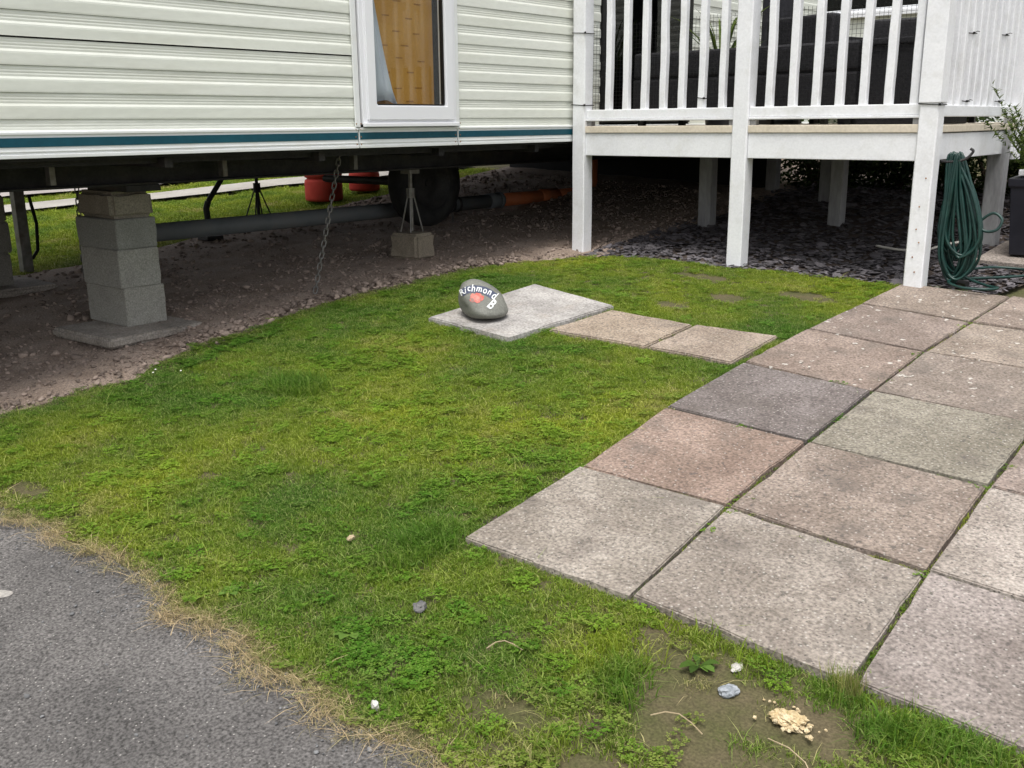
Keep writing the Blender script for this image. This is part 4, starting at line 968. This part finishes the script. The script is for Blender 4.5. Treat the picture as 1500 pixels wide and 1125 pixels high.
me = bpy.data.meshes.new('lump'); b.to_mesh(me); b.free(); me.materials.append(MATS['old_mortar']); link('lump', me, em, (0, 0, .016))
for k in range(55):
    b = bmesh.new(); bmesh.ops.create_icosphere(b, subdivisions=2, radius=1); s = random.uniform(.002, .0065)
    for v in b.verts: v.co *= s * (1 + .5 * NV(v.co * 2 + Vector((k * 3., 0, 0)))); v.co.z *= .75
    me = bpy.data.meshes.new('crumb'); b.to_mesh(me); b.free(); me.materials.append(MATS['old_mortar'])
    link('crumb', me, em, (random.gauss(0, .034), random.gauss(0, .022), .014 + random.uniform(0, .012)))
# broad-leaved weeds
def weed(x, y, n, L_, lab, seed, w=.45):
    rnd = random.Random(seed); e = empty('weed', (x, y, h(x, y) - .016), lab, 'weed', 'broad-leaved weeds')
    m = MB(); vals = []
    for k in range(n):
        a = k * 2.4 + rnd.uniform(-.3, .3); l = L_ * rnd.uniform(.7, 1.1); d = Vector((math.cos(a), math.sin(a), 0)); s = Vector((-d.y, d.x, 0)) * l * w * .5
        pts = []
        for t, ww in ((.0, .12), (.3, .55), (.55, .95), (.8, .8), (1, .1)):
            p = d * l * t + Vector((0, 0, .005 + .35 * l * math.sin(t * 2.4))); pts += [p - s * ww, p + s * ww]
        m.add(pts, [(2 * i, 2 * i + 1, 2 * i + 3, 2 * i + 2) for i in range(4)]); vals += [rnd.random()] * 10
    o = m.obj('leaves', 'weed_leaf', e); vattr(o.data, vals)
weed(-1.06, 1.90, 9, .05, 'broad-leaved weed rosette on the soil below the second slab', 1)
weed(-.43, 1.93, 6, .045, 'single pale weed rosette in the grass by the last slab', 2, .6)
weed(-1.98, 1.82, 8, .04, 'leafy weed at the foot of the corner slab', 3, .7)
weed(-1.85, 1.47, 8, .045, 'leafy weed rosette near the straw road edge', 4, .6)
weed(-2.28, 1.39, 7, .035, 'small leafy weed between lawn and road', 5, .7)
# pale dry stalks
for k, (x, y, a, L_, lab) in enumerate(((-2.20, 1.16, 1.9, .10, 'dry stalk sticking out over the tarmac'), (-.80, 1.75, -.6, .2, 'long dry stalk beside the mortar lump'), (-1.5, 1.62, .7, .09, 'dry stalk lying on the lawn near the dark lump'), (-1.04, 1.66, .2, .12, 'curved dry stalk in the ragged grass'))):
    z = h(x, y); d = Vector((math.cos(a), math.sin(a), 0)); p = [Vector((x, y, z)) + d * L_ * t + Vector((-d.y, d.x, 0)) * L_ * .15 * math.sin(t * 3) + Vector((0, 0, .012 + .012 * math.sin(t * 4))) for t in (0, .25, .5, .75, 1)]
    for q in p: q.z += (h(q.x, q.y) - z)
    o = MB().tube(p, .0014, 4).obj('dry_stalk', 'twig'); tag(o, lab, 'twig', 'dry stalks')

# ================================================================= STUFF: gravel, slate, grass
def rocks_protos(n, flat, mt, name):
    out = []
    for k in range(n):
        b = bmesh.new(); bmesh.ops.create_icosphere(b, subdivisions=1 if flat else 2, radius=1)
        for v in b.verts:
            f = 1 + .5 * NV(v.co * 1.3 + Vector((k * 5., 0, 0))); v.co *= f
            v.co.z *= .17 if flat else .65; v.co.x *= 1.25
        me = bpy.data.meshes.new(name); b.to_mesh(me); b.free(); me.materials.append(MATS[mt])
        if not flat: me.shade_smooth()
        out.append(me)
    return out
rnd = random.Random(5)
pts = []
for _ in range(110000):
    if len(pts) > 15000: break
    x, y = rnd.uniform(-7.2, -3.9), rnd.uniform(.6, 8.0)
    if not inside(dirt_poly, x, y): continue
    near = x > -5.4
    dn = .35 + .65 * S(fb(x, y, 1.6, 9), -.3, .35)
    if rnd.random() > dn * (1 if near else .45): continue
    s = .0045 * math.exp(rnd.gauss(0, .55)) * (1 if near else 1.4); s = min(s, .022)
    pts.append(((x, y, h(x, y) - .012 + .022 * fb(x, y, 5, 2) + s * .25), (rnd.gauss(0, .4), rnd.gauss(0, .4), rnd.uniform(0, 6.3)), s, rnd.randrange(6), rnd.random(), 0.))
for _ in range(380):                          # stony margin where lawn meets soil
    k = rnd.randrange(6, 13); a, b = Vector(DIRT_EDGE[k]), Vector(DIRT_EDGE[k + 1]); p = a.lerp(b, rnd.random()) + Vector((rnd.gauss(-.09, .06), rnd.gauss(0, .04))); s = min(.026, .009 * math.exp(rnd.gauss(0, .4)))
    pts.append(((p.x, p.y, h(p.x, p.y) - .01 + s * .25), (rnd.gauss(0, .4), rnd.gauss(0, .4), rnd.uniform(0, 6.3)), s, rnd.randrange(6), rnd.random(), 0.))
o = instancer('gravel', pts, rocks_protos(6, False, 'pebble', 'pebble'), ''); tag(o, 'brown gravel and stones scattered on the soil under the caravan', 'gravel')
pts = []
for _ in range(60000):
    if len(pts) > 8000: break
    x, y = rnd.uniform(-4.0, -1.3), rnd.uniform(5.35, 8.6)
    if not inside(slate_poly, x, y): continue
    if y > 6.6 and rnd.random() < .5: continue
    s = min(.045, .015 * math.exp(rnd.gauss(0, .4)))
    pts.append(((x, y, h(x, y) - .014 + rnd.uniform(0, .010)), (rnd.gauss(0, .2), rnd.gauss(0, .2), rnd.uniform(0, 6.3)), s, rnd.randrange(6), rnd.random(), 0.))
o = instancer('slate_chippings', pts, rocks_protos(6, True, 'slate', 'slate_chip'), ''); tag(o, 'dark purple-grey slate chippings spread under the deck', 'slate chippings')
pts = []
for _ in range(2600):
    x = rnd.uniform(-4.2, .6); k = [i for i in range(len(ROAD_EDGE) - 1) if ROAD_EDGE[i][0] <= x <= ROAD_EDGE[i + 1][0]][0]
    a, b = ROAD_EDGE[k], ROAD_EDGE[k + 1]; ye = a[1] + (b[1] - a[1]) * (x - a[0]) / max(1e-6, b[0] - a[0])
    y = ye + .05 - abs(rnd.gauss(0, .06)) if rnd.random() < .8 else rnd.uniform(.2, ye)
    s = min(.006, .0021 * math.exp(rnd.gauss(0, .4))); pts.append(((x, y, h(x, y) - .021 + s * .4), (rnd.gauss(0, .5), rnd.gauss(0, .5), rnd.uniform(0, 6.3)), s, rnd.randrange(4), rnd.random(), 0.))
o = instancer('grit', pts, rocks_protos(4, False, 'grit', 'grit_grain'), ''); tag(o, 'loose grey grit along the tarmac edge', 'grit')

def tuft(seed, n, rad, hmin, hmax, wd, lean, mt='grass'):
    r_ = random.Random(seed); m = MB(); vals = []
    for k in range(n):
        a = r_.uniform(0, 6.28); q = rad * math.sqrt(r_.random()); b = Vector((math.cos(a) * q, math.sin(a) * q, 0))
        H_ = r_.uniform(hmin, hmax); d = r_.uniform(0, 6.28); ln = abs(r_.gauss(0, lean)); dv = Vector((math.cos(d), math.sin(d), 0)); f = r_.uniform(0, 3.14); wv = Vector((math.cos(f), math.sin(f), 0)) * wd * r_.uniform(.6, 1.3) / 2
        p1 = b + dv * H_ * ln * .45 + Vector((0, 0, H_ * .6)); p2 = b + dv * H_ * ln * 1.2 + Vector((0, 0, H_ * (1 - .25 * min(1, ln))))
        m.add([b - wv, b + wv, p1 + wv * .8, p1 - wv * .8, p2], [(0, 1, 2, 3), (3, 2, 4)]); s = r_.random(); vals += [s * .8, s * .8, s, s, min(1, s + .15)]
    me = m.mesh('tuft', mt); vattr(me, vals); return me
def clover(seed, n, rad):
    r_ = random.Random(seed); m = MB(); vals = []
    for k in range(n):
        a = r_.uniform(0, 6.28); q = rad * math.sqrt(r_.random()); c = Vector((math.cos(a) * q, math.sin(a) * q, r_.uniform(.010, .022))); t = r_.uniform(0, 6.28); s = r_.random(); R_ = r_.uniform(.0045, .0075)
        for i in range(3):
            d = Vector((math.cos(t + i * 2.09), math.sin(t + i * 2.09), r_.uniform(-.1, .35))).normalized(); sd_ = Vector((-d.y, d.x, 0)) * R_ * .55
            m.add([c, c + d * R_ * .7 + sd_, c + d * R_ * 1.25, c + d * R_ * .7 - sd_], [(0, 1, 2, 3)]); vals += [s * .7, s, s, s]
    me = m.mesh('clover', 'clover'); vattr(me, vals); return me
PROTO = [tuft(k, 58, .036, .008, .017, .0026, .85) for k in range(5)] + [tuft(20 + k, 34, .04, .022, .050, .0028, .75) for k in range(2)] + [clover(30 + k, 26, .036) for k in range(2)] + [tuft(40 + k, 34, .045, .010, .030, .0018, 1.5) for k in range(2)]
def in_slab(x, y):
    return any(inside(q, x, y) for q in slab_cut)
BARE = [(-1.0, 1.83, .21, .13), (-.80, 1.85, .20, .11), (-1.18, 1.93, .12, .06), (-.95, 1.66, .16, .09), (-.72, 1.68, .13, .08), (-.55, 1.74, .12, .10), (-2.76, 4.52, .13, .07), (-2.25, 5.04, .20, .09), (-2.95, 5.12, .22, .07), (-3.44, 1.36, .14, .06), (-1.35, 1.50, .12, .07), (-1.0, 1.45, .16, .08), (-2.6, 4.8, .12, .1)]
LUSH = [(-3.49, 2.56, .17, .12), (-.47, 1.98, .12, .05), (-.62, 1.93, .08, .05), (-1.15, 1.74, .10, .09), (-2.02, 1.9, .10, .16)]
pts = []
rnd = random.Random(21)
N_T = 15500; xa, xb_, yA, yB = -4.6, 1.4, 1.12, 5.6
cells = int((xb_ - xa) * (yB - yA) * 2300)
for _ in range(cells):
    x, y = rnd.uniform(xa, xb_), rnd.uniform(yA, yB)
    if not inside(lawn_poly, x, y) or in_slab(x, y): continue
    p = Vector((x, y)); dr_ = y - road_y(x); dd = dist_seg(p, DIRT_EDGE) if x < -3.6 else 9
    nz_ = fb(x, y, 1.3, 1); n2 = fb(x, y, 4, 3); n3 = fb(x, y, 9, 5)
    bare = max([max(0, 1 - ((x - a) / c) ** 2 - ((y - b) / d) ** 2) for a, b, c, d in BARE] + [0]) * (1.1 + n3)
    lush = max([max(0, 1 - ((x - a) / c) ** 2 - ((y - b) / d) ** 2) for a, b, c, d in LUSH] + [0])
    back = S(y, 4.35, 4.7)
    dens = 1 - .95 * min(1, bare * 2.2) - .25 * back * max(0, n2 + .1)
    if dr_ < .10: dens *= .6 + 4 * max(0, dr_)
    wd_ = max(0, 1 - abs(y - 2.75) / .7) * S(n2 + .3 * n3, -.35, .1)
    if dd < .10: dens *= max(.1, dd / .10, wd_)
    ragged = S(x, -1.7, -1.1) * (1 - S(y, 2.0, 2.2))
    dens *= 1 - .45 * ragged * S(n2 + .2 * n3, -.3, .2) * (1 - lush)
    if rnd.random() > dens: continue
    dry = .95 * (1 - S(dr_, .01, .11 + .10 * n2)) + .30 * S(n2, .05, .45) * S(nz_, -.3, .3) + .16 * S(n3, .25, .5) + .35 * min(1, bare) + .22 * ragged * S(n3, -.2, .4) + .5 * max(0, 1 - abs(dd - .04) / .08) * (dd < .2) * .4
    dry = max(0, min(1, dry + rnd.gauss(0, .10)))
    dry *= (1 - lush)
    tint = .42 + 1.0 * nz_ + .6 * n2 * .7 + .12 * back + rnd.gauss(0, .10)
    tint = max(0, min(1, tint * (1 - .9 * lush) - .5 * wd_ * (dd < .22)))
    rr_ = rnd.random(); cl = .04 + .20 * S(fb(x, y, 2.2, 11), .10, .45) + .25 * ragged * (n3 > .1)
    if dd < .2: cl += .6 * wd_
    if rr_ < cl and dry < .5: idx = 7 + rnd.randrange(2)
    elif dry > .55 or rr_ > .90: idx = 9 + rnd.randrange(2)
    elif lush > .2 or (ragged > .5 and rnd.random() < .12): idx = 5 + rnd.randrange(2)
    else: idx = rnd.randrange(5)
    sc_ = rnd.uniform(.75, 1.2) * (1 + .25 * lush) * (.8 if back > .5 else 1)
    hsc = sc_ * (1 + .25 * n2) * (.7 if dd < .15 else 1) * (.6 if dr_ < .1 else 1)
    pts.append(((x, y, h(x, y) - .014), (rnd.gauss(0, .10), rnd.gauss(0, .10), rnd.uniform(0, 6.28)), (sc_, sc_, hsc), idx, tint, dry))
for _ in range(240):
    x = rnd.uniform(-4.2, .4); y = road_y(x) + rnd.gauss(.02, .022) + .02 * fb(x, 1., 6, 4)
    s = rnd.uniform(.4, .75); pts.append(((x, y, h(x, y) - .014), (rnd.gauss(0, .15), rnd.gauss(0, .15), rnd.uniform(0, 6.3)), (s, s, s * .5), 9 + rnd.randrange(2), rnd.random(), rnd.uniform(.5, 1)))
# sprigs in the slab joints
for i in range(0, 7):
    for j in range(3):
        for k in range(11):
            t = rnd.random(); 
            if fb(i * 3.1 + t * 2, j * 2.7, 1.5, 6) < -.02 and i > 0: continue
            x = CX[j][i] * (1 - t) + CX[j + 1][i] * t; y = CY[j][i] * (1 - t) + CY[j + 1][i] * t
            if i == 0: y -= rnd.uniform(.0, .03)
            s = rnd.uniform(.15, .32) * (2.4 if i == 0 else 1); pts.append(((x, y, h(x, y) - .016), (0, 0, rnd.uniform(0, 6.3)), (s * 1.1, s * .45, s * 1.15), rnd.randrange(5), rnd.uniform(.2, .8), rnd.uniform(0, .5)))
for j in range(3):
    for i in range(6):
        for k in range(8):
            t = rnd.random()
            if fb(j * 4.1 + 5, i * 1.7 + t * 2, 1.5, 7) < .0 and j > 0 and i < 3: continue
            x = CX[j][i] * (1 - t) + CX[j][i + 1] * t; y = CY[j][i] * (1 - t) + CY[j][i + 1] * t; s = rnd.uniform(.15, .30)
            pts.append(((x, y, h(x, y) - .016), (0, 0, rnd.uniform(0, 6.3)), (s * .45, s * 1.1, s * 1.15), rnd.randrange(5), rnd.uniform(.2, .8), rnd.uniform(0, .5)))
for k in range(16):                          # long blades leaning over the slab joint by the mortar
    x, y = -.735 + rnd.gauss(0, .02), 2.03 + rnd.gauss(0, .015); pts.append(((x, y, h(x, y) - .02), (rnd.gauss(0, .15), rnd.gauss(0, .15), rnd.uniform(0, 6.3)), (.5, .5, rnd.uniform(1.2, 2.2)), 5, rnd.uniform(.2, .7), rnd.uniform(.1, .7)))
o = instancer('grass', pts, PROTO, ''); tag(o, 'short lawn grass with clover and straw patches', 'grass')
# rough grass behind the caravan
pts = []
for _ in range(14000):
    x, y = rnd.uniform(-10.6, -6.6), rnd.uniform(1.6, 8.2)
    if inside(dirt_poly, x, y) and rnd.random() < .85: continue
    if inside(kp + kq[::-1], x, y) or inside(kr + [(-14, 12), (-14.5, 2.2)], x, y): continue
    n2 = fb(x, y, 3, 3); s = rnd.uniform(1.3, 2.2)
    dry = max(0, min(1, .5 * S(n2, .1, .5) + .3 * S(-x, 7.6, 6.8)))
    pts.append(((x, y, h(x, y) - .045), (rnd.gauss(0, .1), rnd.gauss(0, .1), rnd.uniform(0, 6.3)), (s, s, s * .9), rnd.choice((0, 1, 2, 3, 4, 9)), max(0, min(1, .6 + n2 + rnd.gauss(0, .1))), dry))
o = instancer('rough_grass', pts, PROTO, ''); tag(o, 'sunny rough grass seen beneath the caravan', 'grass')
# tiny daisies on the edge of the lawn
dm = MB().lathe([(0, .003), (.002, .003), (.004, .002), (.0045, .0005)], 9).mesh('flower_head', 'flower')
for k, (x, y) in enumerate(((-4.20, 2.28), (-4.17, 2.25), (-4.08, 2.34))):
    e = empty('daisy', (x, y, h(x, y) - .015), 'tiny white flower in the darker grass near the tilted footing slab', 'flower', 'tiny white flowers')
    MB().tube([(0, 0, 0), (.004, 0, .026)], .0008, 4).obj('stem', 'weed_leaf', e); f = link('flower_head', dm, e, (.004, 0, .026), (.3, .2, 0))
